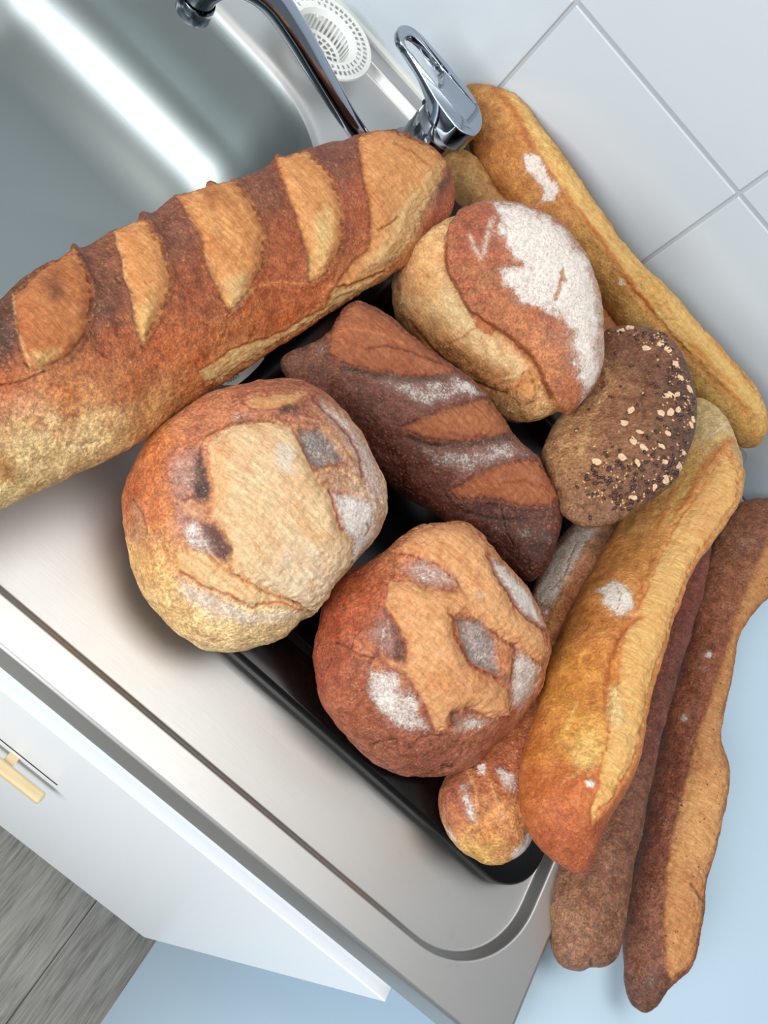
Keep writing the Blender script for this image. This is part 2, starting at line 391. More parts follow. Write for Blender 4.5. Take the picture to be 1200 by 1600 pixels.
# ------------------------------------------------------------------ cabinet and appliance
cab = empty('base_cabinet', W(-18, 42, -78.2), 'white kitchen base cabinet below the sink with a beech bar handle', 'cabinet')
for a in ((-60, -58.2, 13.5, 71, -60.3, -5.95), (31.6, 33.4, 13.5, 71, -60.3, -5.95), (-27.1, -25.2, 13.6, 71, -58.5, -18), ):
    keep(box_cm('side_panel', *a, M_WHITE), cab)
keep(box_cm('bottom_panel', -58.2, 31.6, 13.5, 71, -60.3, -58.5, M_WHITE), cab)
keep(box_cm('cross_rail', -58.1, 31.5, 13.5, 15.3, -12, -5.95, M_WHITE), cab)
door = box_cm('cabinet_door', -26, 33.4, 11.6, 13.45, -60.3, -5.9, M_WHITE, None, .12, 2); keep(door, cab)
d2 = box_cm('cabinet_door', -60, -26.3, 11.6, 13.45, -60.3, -5.9, M_WHITE, None, .12, 2); keep(d2, cab)
keep(box_cm('plinth', -60, 33, 19, 21, -78.2, -60.4, M_WHITE, None, .05), cab)
hd = box_cm('handle', -8, 9.0, 10.0, 10.9, -20.9, -19.9, M_WOOD, None, .18, 2); hd.parent = door; 
for hx in (-6, 5):
    p = box_cm('handle_post', hx, hx + .8, 10.85, 11.62, -20.7, -20.1, M_WOOD); p.parent = door
gs = box_cm('dark_strip', -8, 9.0, 11.56, 11.64, -18.9, -18.65, M_DKGREY); gs.parent = door  # thin dark strip across the door above the handle
door.matrix_parent_inverse = Matrix.Translation(cab.location).inverted()
app = empty('appliance', W(70, 36, -78.2), 'plain white enamelled appliance standing to the right of the sink', 'appliance')
keep(box_cm('appliance_body', 40, 100, 1, 68.5, -77.4, -3.0, M_APPL, None, .5, 4), app)
for fx in (44, 96):
    for fy in (6, 64):
        bm = bmesh.new(); bmesh.ops.create_cone(bm, cap_ends=True, segments=20, radius1=.018, radius2=.016, depth=.008)
        bmesh.ops.translate(bm, verts=bm.verts[:], vec=Vector(W(fx, fy, -77.8))); keep(bm_obj('foot', bm, M_DKGREY), app)

# ------------------------------------------------------------------ black baking tray
TR = (-1.6, 35.3, 20.2, 56.5, (3.2, 3.2, 6.5, 3.2))
def tray():
    pr = [(0.0, .05), (0.02, .75), (.12, .95), (.3, 1.0), (2.45, .95), (2.65, .82), (2.9, .8), (3.15, .72), (4.0, -.15), (4.4, -.38), (6.0, -.42)]
    V = []; n = None; F = []
    prof = [(d, z) for d, z in pr]
    for d, z in prof:
        P = rrect(TR[0] + d, TR[1] - d, TR[2] + d, TR[3] - d, tuple(max(q - d * .35, .6) for q in TR[4]), 10); n = len(P)
        V += [W(x, y, z) for x, y in P]
    m = len(prof)
    for i in range(m - 1):
        for k in range(n): F.append((i * n + k, i * n + (k + 1) % n, (i + 1) * n + (k + 1) % n, (i + 1) * n + k))
    F.append(tuple((m - 1) * n + k for k in range(n)))
    o = mesh_obj('baking_tray', V, F, M_BLACK, None, True)
    md = o.modifiers.new('thickness', 'SOLIDIFY'); md.thickness = .0012; md.offset = -1
    return tag(o, 'black enamelled baking tray lying on the drainboard beneath the bread', 'tray')
tray()
# paper label with a printed number, half under the longest loaf
def flat_quad(name, px, z, mat, th=.0002):
    P = [onz(x, y, z) for x, y in px]
    V = [tuple(p) for p in P] + [tuple(p - np.array([0, 0, th])) for p in P]
    return mesh_obj(name, V, [(0, 1, 2, 3), (7, 6, 5, 4), (0, 4, 5, 1), (1, 5, 6, 2), (2, 6, 7, 3), (3, 7, 4, 0)], mat)
LZ = 1.04
lab = flat_quad('paper_label', [(352, 607), (372, 602), (384, 586), (412, 563), (398, 540), (330, 585)], LZ, M_PAPER) if False else None
P = [onz(x, y, LZ) for x, y in ((349, 602), (370, 602), (388, 588), (404, 572), (413, 560), (398, 536), (335, 578))]
V = [tuple(p) for p in P] + [tuple(p - np.array([0, 0, .0002])) for p in P]; k7 = 7
lab = mesh_obj('paper_label', V, [tuple(range(7)), tuple(range(13, 6, -1))] + [(i, i + 7, (i + 1) % 7 + 7, (i + 1) % 7) for i in range(7)], M_PAPER)
tag(lab, 'small white paper label with a printed number, peeking out under the longest loaf', 'label')
tcu = bpy.data.curves.new('printed_number', 'FONT'); tcu.body = '10009'; tcu.size = 1; tcu.extrude = 0.0
to = bpy.data.objects.new('printed_number', tcu); COL.objects.link(to)
bpy.context.view_layer.update()
dg = bpy.context.evaluated_depsgraph_get(); tm = bpy.data.meshes.new_from_object(to.evaluated_get(dg)); bpy.data.objects.remove(to)
cs = np.array([v.co[:] for v in tm.vertices]); mn, mx = cs.min(0), cs.max(0)
A = onz(357, 599, LZ + .02); Bv = onz(375, 588, LZ + .02) - A; up = np.array([-Bv[1], Bv[0], 0]); up = up / np.linalg.norm(up) * np.linalg.norm(Bv) * .36
for v in tm.vertices:
    u = (v.co.x - mn[0]) / (mx[0] - mn[0]); t = (v.co.y - mn[1]) / (mx[1] - mn[1]); v.co = Vector(A + Bv * u + up * t)
tm.materials.append(M_INK); to = bpy.data.objects.new('printed_number', tm); COL.objects.link(to); to.parent = lab

# ------------------------------------------------------------------ mixer tap
TX, TY = -4.3, 66.3
tap = empty('mixer_tap', W(TX, TY, DK), 'chrome mixer tap with a loop lever at the back of the sink', 'tap')
def lathe(name, cx, cy, prof, mat, seg=48):
    V = []; F = []
    for r, z in prof:
        for k in range(seg):
            a = 2 * math.pi * k / seg; V.append(W(cx + r * math.cos(a), cy + r * math.sin(a), z))
    for i in range(len(prof) - 1):
        for k in range(seg): F.append((i * seg + k, i * seg + (k + 1) % seg, (i + 1) * seg + (k + 1) % seg, (i + 1) * seg + k))
    F.append(tuple((len(prof) - 1) * seg + k for k in range(seg)))
    return mesh_obj(name, V, F, mat, None, True)
keep(lathe('tap_body', TX, TY, [(2.9, DK), (2.9, DK + .5), (2.5, DK + .8), (2.45, 1), (2.45, 3.3), (2.38, 3.4), (2.38, 3.5), (2.5, 3.6), (2.5, 4.8), (2.2, 5.6), (1.5, 6.2), (.6, 6.5), (.05, 6.55)], M_CHROME), tap)
sp = tube('spout', [W(-4.2, 64.0, .9), W(-5.2, 62.0, 1.3), W(-6.8, 59.2, 2.4), W(-8.8, 57.0, 4.3), W(-12.2, 54.9, 7), W(-15.2, 53.4, 9.2), W(-17.6, 52.3, 10.4), W(-19.6, 51.2, 10.2), W(-20.7, 50.6, 8.6), W(-20.9, 50.6, 7.2)],
          [.0078, .0077, .0076, .0078, .0088, .0098, .0104, .0108, .0108, .0108], M_CHROME); keep(sp, tap)
keep(lathe('aerator', -20.9, 50.6, [(1.2, 7.4), (1.25, 7.2), (1.25, 6.2), (1.1, 6.0), (.9, 6.0), (.05, 6.1)], M_CHROME), tap)
bm = bmesh.new(); bmesh.ops.create_uvsphere(bm, u_segments=16, v_segments=10, radius=.0028)
bmesh.ops.translate(bm, verts=bm.verts[:], vec=Vector(W(-6.6, 65.6, 4.3))); ib = bm_obj('indicator_dot', bm, M_DKGREY, None, True); keep(ib, tap)
def lever():
    out = [(612, 60), (618, 52), (632, 53), (650, 64), (672, 84), (694, 104), (712, 124), (731, 146), (744, 168), (750, 188), (748, 206), (736, 216), (716, 208), (700, 190), (684, 168), (668, 144), (650, 118), (630, 92), (616, 76)]
    hole = [(624, 72), (634, 67), (650, 77), (668, 94), (684, 110), (690, 122), (688, 142), (676, 138), (660, 119), (641, 97), (628, 84)]
    cu = bpy.data.curves.new('lever', 'CURVE'); cu.dimensions = '2D'; cu.fill_mode = 'BOTH'
    H0 = 7.2
    def pl(x, y):
        p = onz(x, y, H0); return p
    O = pl(700, 150); 
    for poly in (smooth_closed(out, 5), smooth_closed(hole, 5)):
        s = cu.splines.new('POLY'); s.points.add(len(poly) - 1); s.use_cyclic_u = True
        for i, q in enumerate(poly):
            p = pl(*q) - O; s.points[i].co = (p[0], p[1], 0, 1)
    cu.extrude = .0022; cu.bevel_depth = .0009; cu.bevel_resolution = 3; cu.offset = -.0009
    o = bpy.data.objects.new('lever', cu); COL.objects.link(o); bpy.context.view_layer.update()
    me = bpy.data.meshes.new_from_object(o.evaluated_get(bpy.context.evaluated_depsgraph_get())); bpy.data.objects.remove(o)
    for v in me.vertices:            # thicker towards the body, like a wedge
        x = v.co.x + O[0] - W(-2.4, 0, 0)[0]
        if v.co.z < 0: v.co.z -= .014 * float(sstep(-.06, 0.0, x))
        v.co.z += .006 * float(sstep(-.03, -.10, x))
        v.co = v.co + Vector(O)
    me.polygons.foreach_set('use_smooth', [True] * len(me.polygons)); me.materials.append(M_CHROME)
    o = bpy.data.objects.new('lever', me); COL.objects.link(o)
    m = o.modifiers.new('s', 'EDGE_SPLIT'); m.split_angle = math.radians(50)
    return o
keep(lever(), tap)

# ------------------------------------------------------------------ sink strainer
def strainer():
    cx, cy = -16.4, 66.0; NA = 144
    V = []; F = []
    rz = [(.25, .05), (.5, .05), (1.0, .05), (1.15, .05), (1.62, .05), (1.77, .05), (2.15, .08), (2.35, .3), (2.5, 1.7), (2.75, 2.05), (3.0, 2.1), (3.35, 2.1), (3.55, 2.1), (3.95, 2.1), (4.3, 2.1), (4.34, 2.0)]
    for r, z in rz:
        for k in range(NA):
            a = 2 * math.pi * k / NA; V.append(W(cx + r * math.cos(a), cy + r * math.sin(a), DK + z))
    def face(i, k): F.append((i * NA + k, i * NA + (k + 1) % NA, (i + 1) * NA + (k + 1) % NA, (i + 1) * NA + k))
    for i in range(len(rz) - 1):
        for k in range(NA):
            hole = {1: k % 18 >= 4, 3: k % 9 >= 3, 5: k % 6 >= 2, 7: k % 4 >= 2, 10: k % 4 >= 2, 12: k % 3 >= 1}.get(i, False)
            if not hole: face(i, k)
    c = len(V); V.append(W(cx, cy, DK + .05))
    for k in range(NA): F.append((k, (k + 1) % NA, c))
    o = mesh_obj('sink_strainer', V, F, M_PLASTIC, None, False)
    md = o.modifiers.new('thickness', 'SOLIDIFY'); md.thickness = .0009
    return tag(o, 'white plastic sink strainer with slotted rim lying behind the spout', 'strainer')
strainer()

# ------------------------------------------------------------------ bread
STREAK = np.array([[1.6, .2, .1], [-.2, .55, .2], [.1, -.2, 1.2]])
def bread(name, outline, tips, zc, kf, kb, floor_z, seeds, ops, label, mat=M_BREAD, nu=260, nv=240, bump=1.0, floor2=None, wobble=1.0, gain=1.03, square=1.0, zmax=None, dust=1.0):
    """outline: the loaf's rim as seen; tips: indices of its two ends; zc: height of the rim at both ends (cm above the sink rim)."""
    P = np.array(outline, float)
    n = len(P); a, b = [t if isinstance(t, int) else int(np.argmin(((P - np.array(t)) ** 2).sum(1))) for t in tips]
    K = 6; S = smooth_closed(P, K); ia, ib = a * K, b * K
    if ib < ia: ia, ib = ib, ia
    c1 = S[ia:ib + 1]; c2 = np.vstack([S[ib:], S[:ia + 1]])[::-1]
    def resamp(c, m):
        d = np.concatenate([[0], np.cumsum(np.linalg.norm(np.diff(c, axis=0), axis=1))]); d /= d[-1]
        u = np.linspace(0, 1, m); u = 0.5 - 0.5 * np.cos(math.pi * u) * .35 - 0.5 * (1 - 2 * u) * .65 if True else u
        u = np.clip(u, 0, 1)
        return np.stack([np.interp(u, d, c[:, 0]), np.interp(u, d, c[:, 1])], 1), u
    L1, u = resamp(c1, nu); L2, _ = resamp(c2, nu)
    z0, z1 = zc if isinstance(zc, tuple) else (zc, zc)
    zz = z0 + (z1 - z0) * u
    mid = (L1 + L2) / 2
    vc = raydir(mid[:, 0], mid[:, 1]); tt = (zz - 51.3) / vc[:, 2]
    C = vc * tt[:, None]                                     # cm, camera-height origin
    # rim points lie in the plane through the centre facing the eye
    nrm = -C / np.linalg.norm(C, axis=1)[:, None]
    def rim(L):
        v = raydir(L[:, 0], L[:, 1]); s = (C * nrm).sum(1) / (v * nrm).sum(1); return v * s[:, None]
    A1, A2 = rim(L1), rim(L2)
    C = (A1 + A2) / 2; half = (A1 - A2) / 2; wd = np.linalg.norm(half, axis=1)
    sd = half / (wd[:, None] + 1e-9)
    wmax = wd.max()
    hf = kf * np.minimum(wd, wd * .55 + wmax * .45); hb = kb * np.minimum(wd, wd * .55 + wmax * .45)
    e = np.minimum(1, np.minimum(u, 1 - u) / .02); 
    v = np.linspace(0, 1, nv, endpoint=False)
    ang = np.where(v < .74, v / .74 * math.pi, math.pi + (v - .74) / .26 * math.pi)
    ca, sa = np.cos(ang), np.sin(ang)
    if square != 1.0:
        ca = np.sign(ca) * np.abs(ca) ** square; sa = np.sign(sa) * np.abs(sa) ** square
    hh = np.where(sa[None, :] >= 0, hf[:, None], hb[:, None])
    X = C[:, None, :] + half[:, None, :] * ca[None, :, None] + nrm[:, None, :] * (hh * sa[None, :])[..., None]
    X = X.reshape(-1, 3)
    idx = np.arange(nu * nv).reshape(nu, nv)
    q00 = idx[:-1]; q01 = np.roll(q00, -1, 1); q10 = idx[1:]; q11 = np.roll(q10, -1, 1)
    Fq = np.stack([q00, q01, q11, q10], -1).reshape(-1, 4)
    def normals(X):
        G = X.reshape(nu, nv, 3)
        du = np.gradient(G, axis=0); dv = (np.roll(G, -1, 1) - np.roll(G, 1, 1))
        nn = np.cross(du, dv).reshape(-1, 3); nn /= np.linalg.norm(nn, axis=1)[:, None] + 1e-12
        cc = np.repeat(C, nv, 0)
        return nn if ((X - cc) * nn).sum() > 0 else -nn
    Nn = normals(X)
    # marks are looked up at the place on the loaf where each one sits
    cam_xyz = X @ RC.T
    q = np.stack([600 + FPX * cam_xyz[:, 0] / cam_xyz[:, 2], 800 + FPX * cam_xyz[:, 1] / cam_xyz[:, 2]], 1)
    facing = sstep(-.15, .2, (Nn * (-X / np.linalg.norm(X, axis=1)[:, None])).sum(1))
    w1 = fbm(X, .9, 4, 3.1); w2 = fbm(X, .9, 4, 41.7)
    qw = q + np.stack([w1, w2], 1) * 4.5
    w3 = fbm(X, 3.5, 3, 11.0); w4 = fbm(X, 3.5, 3, 77.0)
    qw2 = qw + np.stack([w3, w4], 1) * 2.6
    lo = fbm(X, .28, 3, 5.5); med = fbm(X, 1.1, 4, 9.9); fine = fbm(X, 4.0, 3, 2.2)
    # base colour from the places given
    sc = desat(np.array([s[2:5] for s in seeds], float), .03); sp_ = np.array([s[:2] for s in seeds], float)
    qb = q + np.stack([w1, w2], 1) * 22
    d2 = ((qb[:, None, :] - sp_[None]) ** 2).sum(2); wt = 1 / (d2 + 300) ** 1.5; wt /= wt.sum(1)[:, None]
    col = wt @ lin(sc)
    tone = .55 * med + .28 * lo + .22 * fine
    col = col * np.exp(np.clip(tone, -.9, .7)[:, None] * np.array([.62, .86, 1.0]))
    flour = np.clip(.16 + .22 * med, 0, .3) * facing * dust; torn = np.zeros(len(X)); disp = (.24 * lo + .09 * med + .03 * fine) * wobble
    for op in ops:
        k = op[0]
        if k == 'c':                      # colour area: poly, colour, feather, alpha
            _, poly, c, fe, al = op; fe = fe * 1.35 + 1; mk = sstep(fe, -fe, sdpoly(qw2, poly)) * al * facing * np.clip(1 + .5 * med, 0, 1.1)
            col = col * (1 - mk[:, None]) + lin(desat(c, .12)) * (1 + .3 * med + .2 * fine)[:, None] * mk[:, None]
        elif k == 'o':                    # opened crumb: poly, colour a, colour b, feather, lift(cm), edge colour, edge width
            _, poly, ca_, cb_, fe, lift, ec, ew = op
            sdv = sdpoly(qw2, poly); mk = sstep(fe, -fe, sdv) * facing
            st = fbm(X @ STREAK, 1.9, 5, 21.0); t = np.clip(.45 + .55 * st + .25 * fine + .35 * lo, 0, 1)
            cc_ = lin(desat(ca_, .12))[None] * (1 - t[:, None]) + lin(desat(cb_, .12))[None] * t[:, None]; gin = np.exp(np.minimum(sdv, 0) / 9.0) * np.clip(.45 + 1.3 * w3, 0, .9); cc_ = cc_ * (1 - gin[:, None]) + lin(desat(cb_, 0, .84)) * gin[:, None]
            col = col * (1 - mk[:, None]) + cc_ * mk[:, None]
            flour *= 1 - mk; torn = np.maximum(torn * (1 - mk), mk)
            if ec is not None:
                em = np.exp(-((sdv - ew * .5) / (ew * 1.5)) ** 2) * .8 * facing * np.clip(.5 + 1.6 * w3 + .9 * med, 0, 1)
                col = col * (1 - em[:, None]) + lin(ec) * em[:, None]
                disp += .09 * np.exp(-((sdv - ew * 1.2) / (ew * 1.3)) ** 2) * facing - .14 * np.exp(-((sdv + ew * .2) / (ew * .7)) ** 2) * facing * np.clip(.6 + 1.3 * w3, 0, 1)
            disp += lift * sstep(3, -22, sdv) * facing + mk * (.13 * fbm(X @ STREAK, 1.6, 5, 33.0) + .03 * fine)
        elif k == 'f':                    # flour: poly, density, feather
            _, poly, de, fe = op; fe = fe * 1.9; flour = np.maximum(flour, sstep(fe, -fe, sdpoly(qw2, poly) + med * fe * .9) * de * 1.02 * facing)
        elif k == 'l':                    # line: points, width, colour, depth(cm), alpha
            _, line, wdt, c, dp, al = op; mk = np.exp(-(sdline(qw if wdt > 3 else qw2, line) / wdt) ** 2) * facing
            if c is not None: col = col * (1 - al * mk[:, None]) + lin(c) * al * mk[:, None]; flour *= 1 - .7 * al * mk
            disp += dp * mk
        elif k == 'b':                    # swelling: poly, lift(cm), feather
            _, poly, lift, fe = op; disp += lift * sstep(fe, -fe, sdpoly(qw, poly)) * facing
        elif k == 't':                    # torn texture only
            _, poly, am, fe = op; torn = np.maximum(torn, am * sstep(fe, -fe, sdpoly(qw, poly)) * facing)
    ends = np.repeat(sstep(0, .03, np.minimum(u, 1 - u)), nv)
    X2 = X + Nn * (disp * bump * ends)[:, None]
    # the loaf sits: its underside is flattened on what carries it
    fz = np.full(len(X2), floor_z - 51.3)
    if floor2 is not None: fz = np.where(X2[:, 0] > floor2[0], floor2[1] - 51.3, fz)
    zlow = X2[:, 2]; X2[:, 2] = np.where(zlow < fz, fz + (fz - zlow) * -.0, zlow)
    if zmax is not None: X2[:, 1] = np.minimum(X2[:, 1], zmax)
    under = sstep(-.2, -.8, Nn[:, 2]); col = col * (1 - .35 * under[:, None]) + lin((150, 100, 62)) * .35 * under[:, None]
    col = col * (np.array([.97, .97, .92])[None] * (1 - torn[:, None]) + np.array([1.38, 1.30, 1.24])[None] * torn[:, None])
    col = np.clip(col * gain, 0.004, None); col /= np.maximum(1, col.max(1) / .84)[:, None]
    ctr = X2.mean(0); base = np.array([ctr[0], ctr[1], X2[:, 2].min()])
    Xl = (X2 - base) / 100
    me = bpy.data.meshes.new(name)
    nvt = nu * nv; tipv = np.stack([Xl[:nv].mean(0), Xl[-nv:].mean(0)])
    allv = np.vstack([Xl, tipv])
    tri = [(nvt, int(idx[0, (k + 1) % nv]), int(idx[0, k])) for k in range(nv)] + [(nvt + 1, int(idx[-1, k]), int(idx[-1, (k + 1) % nv])) for k in range(nv)]
    me.vertices.add(len(allv)); me.vertices.foreach_set('co', allv.ravel())
    nl = Fq.size + len(tri) * 3; me.loops.add(nl); me.loops.foreach_set('vertex_index', np.concatenate([Fq.ravel(), np.array(tri).ravel()]).astype(np.int32))
    me.polygons.add(len(Fq) + len(tri))
    ls = np.concatenate([np.arange(len(Fq)) * 4, Fq.size + np.arange(len(tri)) * 3]).astype(np.int32)
    me.polygons.foreach_set('loop_start', ls); me.polygons.foreach_set('use_smooth', np.ones(len(ls), bool)); me.update(calc_edges=True)
    def att(nm, dat, typ):
        at_ = me.attributes.new(nm, typ, 'POINT')
        if typ == 'FLOAT': at_.data.foreach_set('value', np.concatenate([dat, dat[:1], dat[-1:]]).astype(np.float32))
        else:
            c4 = np.ones((len(allv), 4), np.float32); c4[:nvt, :3] = dat; c4[nvt, :3] = dat[0]; c4[nvt + 1, :3] = dat[-1]; at_.data.foreach_set('color', c4.ravel())
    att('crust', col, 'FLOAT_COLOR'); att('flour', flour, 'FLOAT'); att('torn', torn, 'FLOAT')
    me.validate()
    bmt = bmesh.new(); bmt.from_mesh(me); 
    if bmt.calc_volume(signed=True) < 0: bmesh.ops.reverse_faces(bmt, faces=bmt.faces[:]); bmt.to_mesh(me)
    bmt.free()
    me.materials.append(mat)
    o = bpy.data.objects.new(name, me); COL.objects.link(o); o.location = base / 100 + np.array([0, 0, CAMH])
    tag(o, label, 'bread')
    if name in ('baguette', 'round_loaf'): o['group'] = {'baguette': 'baguettes in the bread pile', 'round_loaf': 'round loaves in the bread pile'}[name]
    print('%-16s len %.1f width %.1f  z %.1f..%.1f (rim cm) x %.1f..%.1f y %.1f..%.1f' % (name, np.linalg.norm(C[-1] - C[0]), 2 * wmax, X2[:, 2].min() + 51.3, X2[:, 2].max() + 51.3, X2[:, 0].min(), X2[:, 0].max(), X2[:, 1].min(), X2[:, 1].max()))
    return o, X2 / 100 + np.array([0, 0, CAMH]), Nn, q, base
# ---- large pale round loaf
b1 = bread('round_loaf', [(192, 775), (203, 732), (230, 686), (264, 654), (306, 625), (352, 606), (402, 595), (464, 592), (498, 607), (536, 637), (563, 675), (582, 713), (602, 752), (604, 792), (588, 840), (563, 872), (540, 896), (521, 915), (511, 936), (490, 961), (460, 977), (448, 993), (421, 1006), (379, 1017), (349, 1018), (306, 1007), (272, 986), (237, 949), (218, 916), (203, 867), (193, 821)],
    (2, 19), 5.6, .62, .75, .95,
    [(225, 700, 196, 108, 52), (212, 765, 190, 96, 44), (240, 800, 190, 104, 52), (225, 880, 218, 166, 98), (262, 950, 226, 186, 122), (345, 990, 236, 198, 142), (430, 985, 238, 202, 146), (400, 620, 170, 96, 66), (330, 650, 186, 112, 72), (470, 612, 165, 96, 70), (550, 680, 186, 136, 104), (590, 790, 206, 170, 146), (300, 720, 180, 112, 80), (270, 850, 200, 138, 88), (490, 930, 232, 208, 160)],
    [('c', [(203, 786), (212, 780), (222, 800), (226, 836), (214, 863), (200, 830)], (178, 116, 76), 4, .8), ('l', [(205, 780), (222, 800), (227, 835)], 1.6, (120, 62, 34), -.06, .8),
     ('f', [(230, 660), (330, 610), (400, 600), (470, 600), (420, 650), (330, 690), (290, 700)], .28, 14),
     ('o', [(375, 630), (400, 620), (440, 614), (487, 614), (462, 628), (420, 640), (390, 640)], (206, 164, 112), (190, 134, 84), 5, .1, (150, 80, 58), 2.5),
     ('f', [(333, 652), (387, 640), (431, 645), (470, 640), (430, 652), (364, 662)], .5, 8),
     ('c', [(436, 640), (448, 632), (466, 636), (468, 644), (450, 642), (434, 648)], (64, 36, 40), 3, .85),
     ('c', [(502, 622), (548, 658), (582, 712), (600, 772), (588, 792), (566, 738), (536, 676), (506, 642)], (196, 164, 150), 4, .9), ('f', [(502, 622), (548, 658), (582, 712), (600, 772), (588, 792), (566, 738), (536, 676), (506, 642)], .6, 5),
     ('l', [(487, 620), (517, 648), (546, 680), (562, 712), (568, 742)], 3, (124, 62, 60), -.12, .85),
     ('l', [(470, 650), (500, 660), (530, 690), (548, 722)], 3, (200, 146, 104), .05, .6),
     ('c', [(262, 740), (274, 714), (300, 700), (318, 704), (322, 760), (312, 790), (336, 820), (352, 860), (330, 872), (300, 860), (280, 830), (272, 790)], (168, 112, 98), 7, .85),
     ('f', [(262, 745), (276, 716), (306, 702), (312, 740), (300, 770), (276, 775)], .5, 8), ('f', [(280, 820), (306, 812), (332, 850), (350, 884), (322, 880), (290, 860)], .68, 8),
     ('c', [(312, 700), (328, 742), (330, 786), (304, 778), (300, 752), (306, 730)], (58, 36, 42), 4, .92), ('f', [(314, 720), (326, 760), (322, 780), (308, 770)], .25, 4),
     ('o', [(322, 692), (364, 664), (425, 658), (462, 668), (474, 704), (492, 742), (520, 776), (533, 824), (552, 852), (548, 884), (521, 916), (494, 961), (466, 945), (414, 918), (366, 898), (362, 850), (348, 826), (332, 806), (333, 760), (330, 735)], (230, 204, 160), (212, 172, 122), 4, .42, (190, 124, 78), 3),
     ('c', [(440, 850), (530, 850), (545, 885), (515, 920), (492, 955), (440, 925), (400, 900)], (238, 218, 184), 16, .75), ('c', [(335, 700), (352, 690), (362, 740), (352, 800), (336, 790)], (216, 160, 104), 7, .55),
     ('c', [(283, 790), (296, 777), (318, 788), (327, 806), (310, 815), (290, 808)], (188, 140, 104), 3, .9), ('t', [(283, 790), (296, 777), (318, 788), (327, 806), (310, 815), (290, 808)], .8, 3),
     ('l', [(284, 780), (300, 776), (322, 788)], 1.8, (100, 44, 34), -.08, .8),
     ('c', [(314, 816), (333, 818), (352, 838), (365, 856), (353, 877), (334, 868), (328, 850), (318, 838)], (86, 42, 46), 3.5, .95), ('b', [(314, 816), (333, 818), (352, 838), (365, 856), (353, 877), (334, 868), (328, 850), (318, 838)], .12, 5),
     ('f', [(421, 682), (456, 700), (466, 746), (440, 752), (422, 720)], .72, 10), ('f', [(350, 680), (420, 670), (460, 690), (480, 780), (420, 790), (360, 740)], .3, 20),
     ('l', [(322, 683), (342, 672), (364, 662), (395, 657), (428, 660)], 2, (120, 64, 34), -.1, .8),
     ('c', [(466, 672), (498, 669), (527, 693), (538, 720), (490, 731), (475, 706)], (118, 104, 104), 3, .95), ('f', [(466, 674), (498, 671), (525, 695), (535, 718), (490, 729), (477, 706)], .5, 4), ('b', [(466, 672), (498, 669), (527, 693), (538, 720), (490, 731), (475, 706)], -.22, 4),
     ('l', [(457, 672), (474, 704), (488, 734), (514, 728), (542, 724)], 3, (156, 82, 70), -.03, .8), ('l', [(494, 738), (530, 732), (556, 748), (572, 772)], 3, (214, 168, 116), .1, .5),
     ('c', [(519, 770), (548, 774), (584, 786), (584, 836), (562, 868), (550, 878), (553, 850), (535, 824)], (212, 190, 182), 4, .9), ('f', [(519, 770), (548, 774), (584, 786), (584, 836), (562, 868), (550, 878), (553, 850), (535, 824)], .8, 5),
     ('l', [(513, 769), (524, 795), (534, 826)], 3, (170, 92, 80), -.08, .85), ('l', [(514, 768), (535, 770)], 3, (150, 76, 66), -.05, .8), ('l', [(574, 818), (580, 826), (572, 838)], 1.5, (170, 90, 40), -.05, .8),
     ('o', [(276, 866), (300, 862), (330, 868), (362, 896), (425, 928), (471, 948), (464, 953), (398, 944), (362, 932), (318, 914), (284, 892)], (236, 210, 160), (214, 166, 108), 4, .05, None, 3),
     ('l', [(283, 893), (322, 918), (360, 931), (398, 951), (400, 944), (440, 942), (472, 952)], 2.6, (172, 88, 50), -.06, .85), ('l', [(326, 870), (345, 886), (372, 901), (418, 928), (470, 943)], 2.2, (164, 92, 42), -.14, .85),
     ('c', [(280, 903), (330, 926), (396, 956), (470, 958), (448, 968), (395, 976), (326, 960), (283, 930)], (222, 196, 178), 7, .7), ('f', [(280, 903), (330, 924), (396, 954), (470, 956), (448, 968), (395, 976), (326, 960), (283, 930)], .62, 8),
     ('l', [(232, 822), (255, 823)], 1.4, (220, 140, 70), .02, .7), ('l', [(268, 942), (280, 936), (284, 928)], 1.5, (170, 110, 60), -.05, .6)],
    'large pale round loaf with a wide cream-coloured split top, lying left of the other breads', M_BREAD, 380, 330)

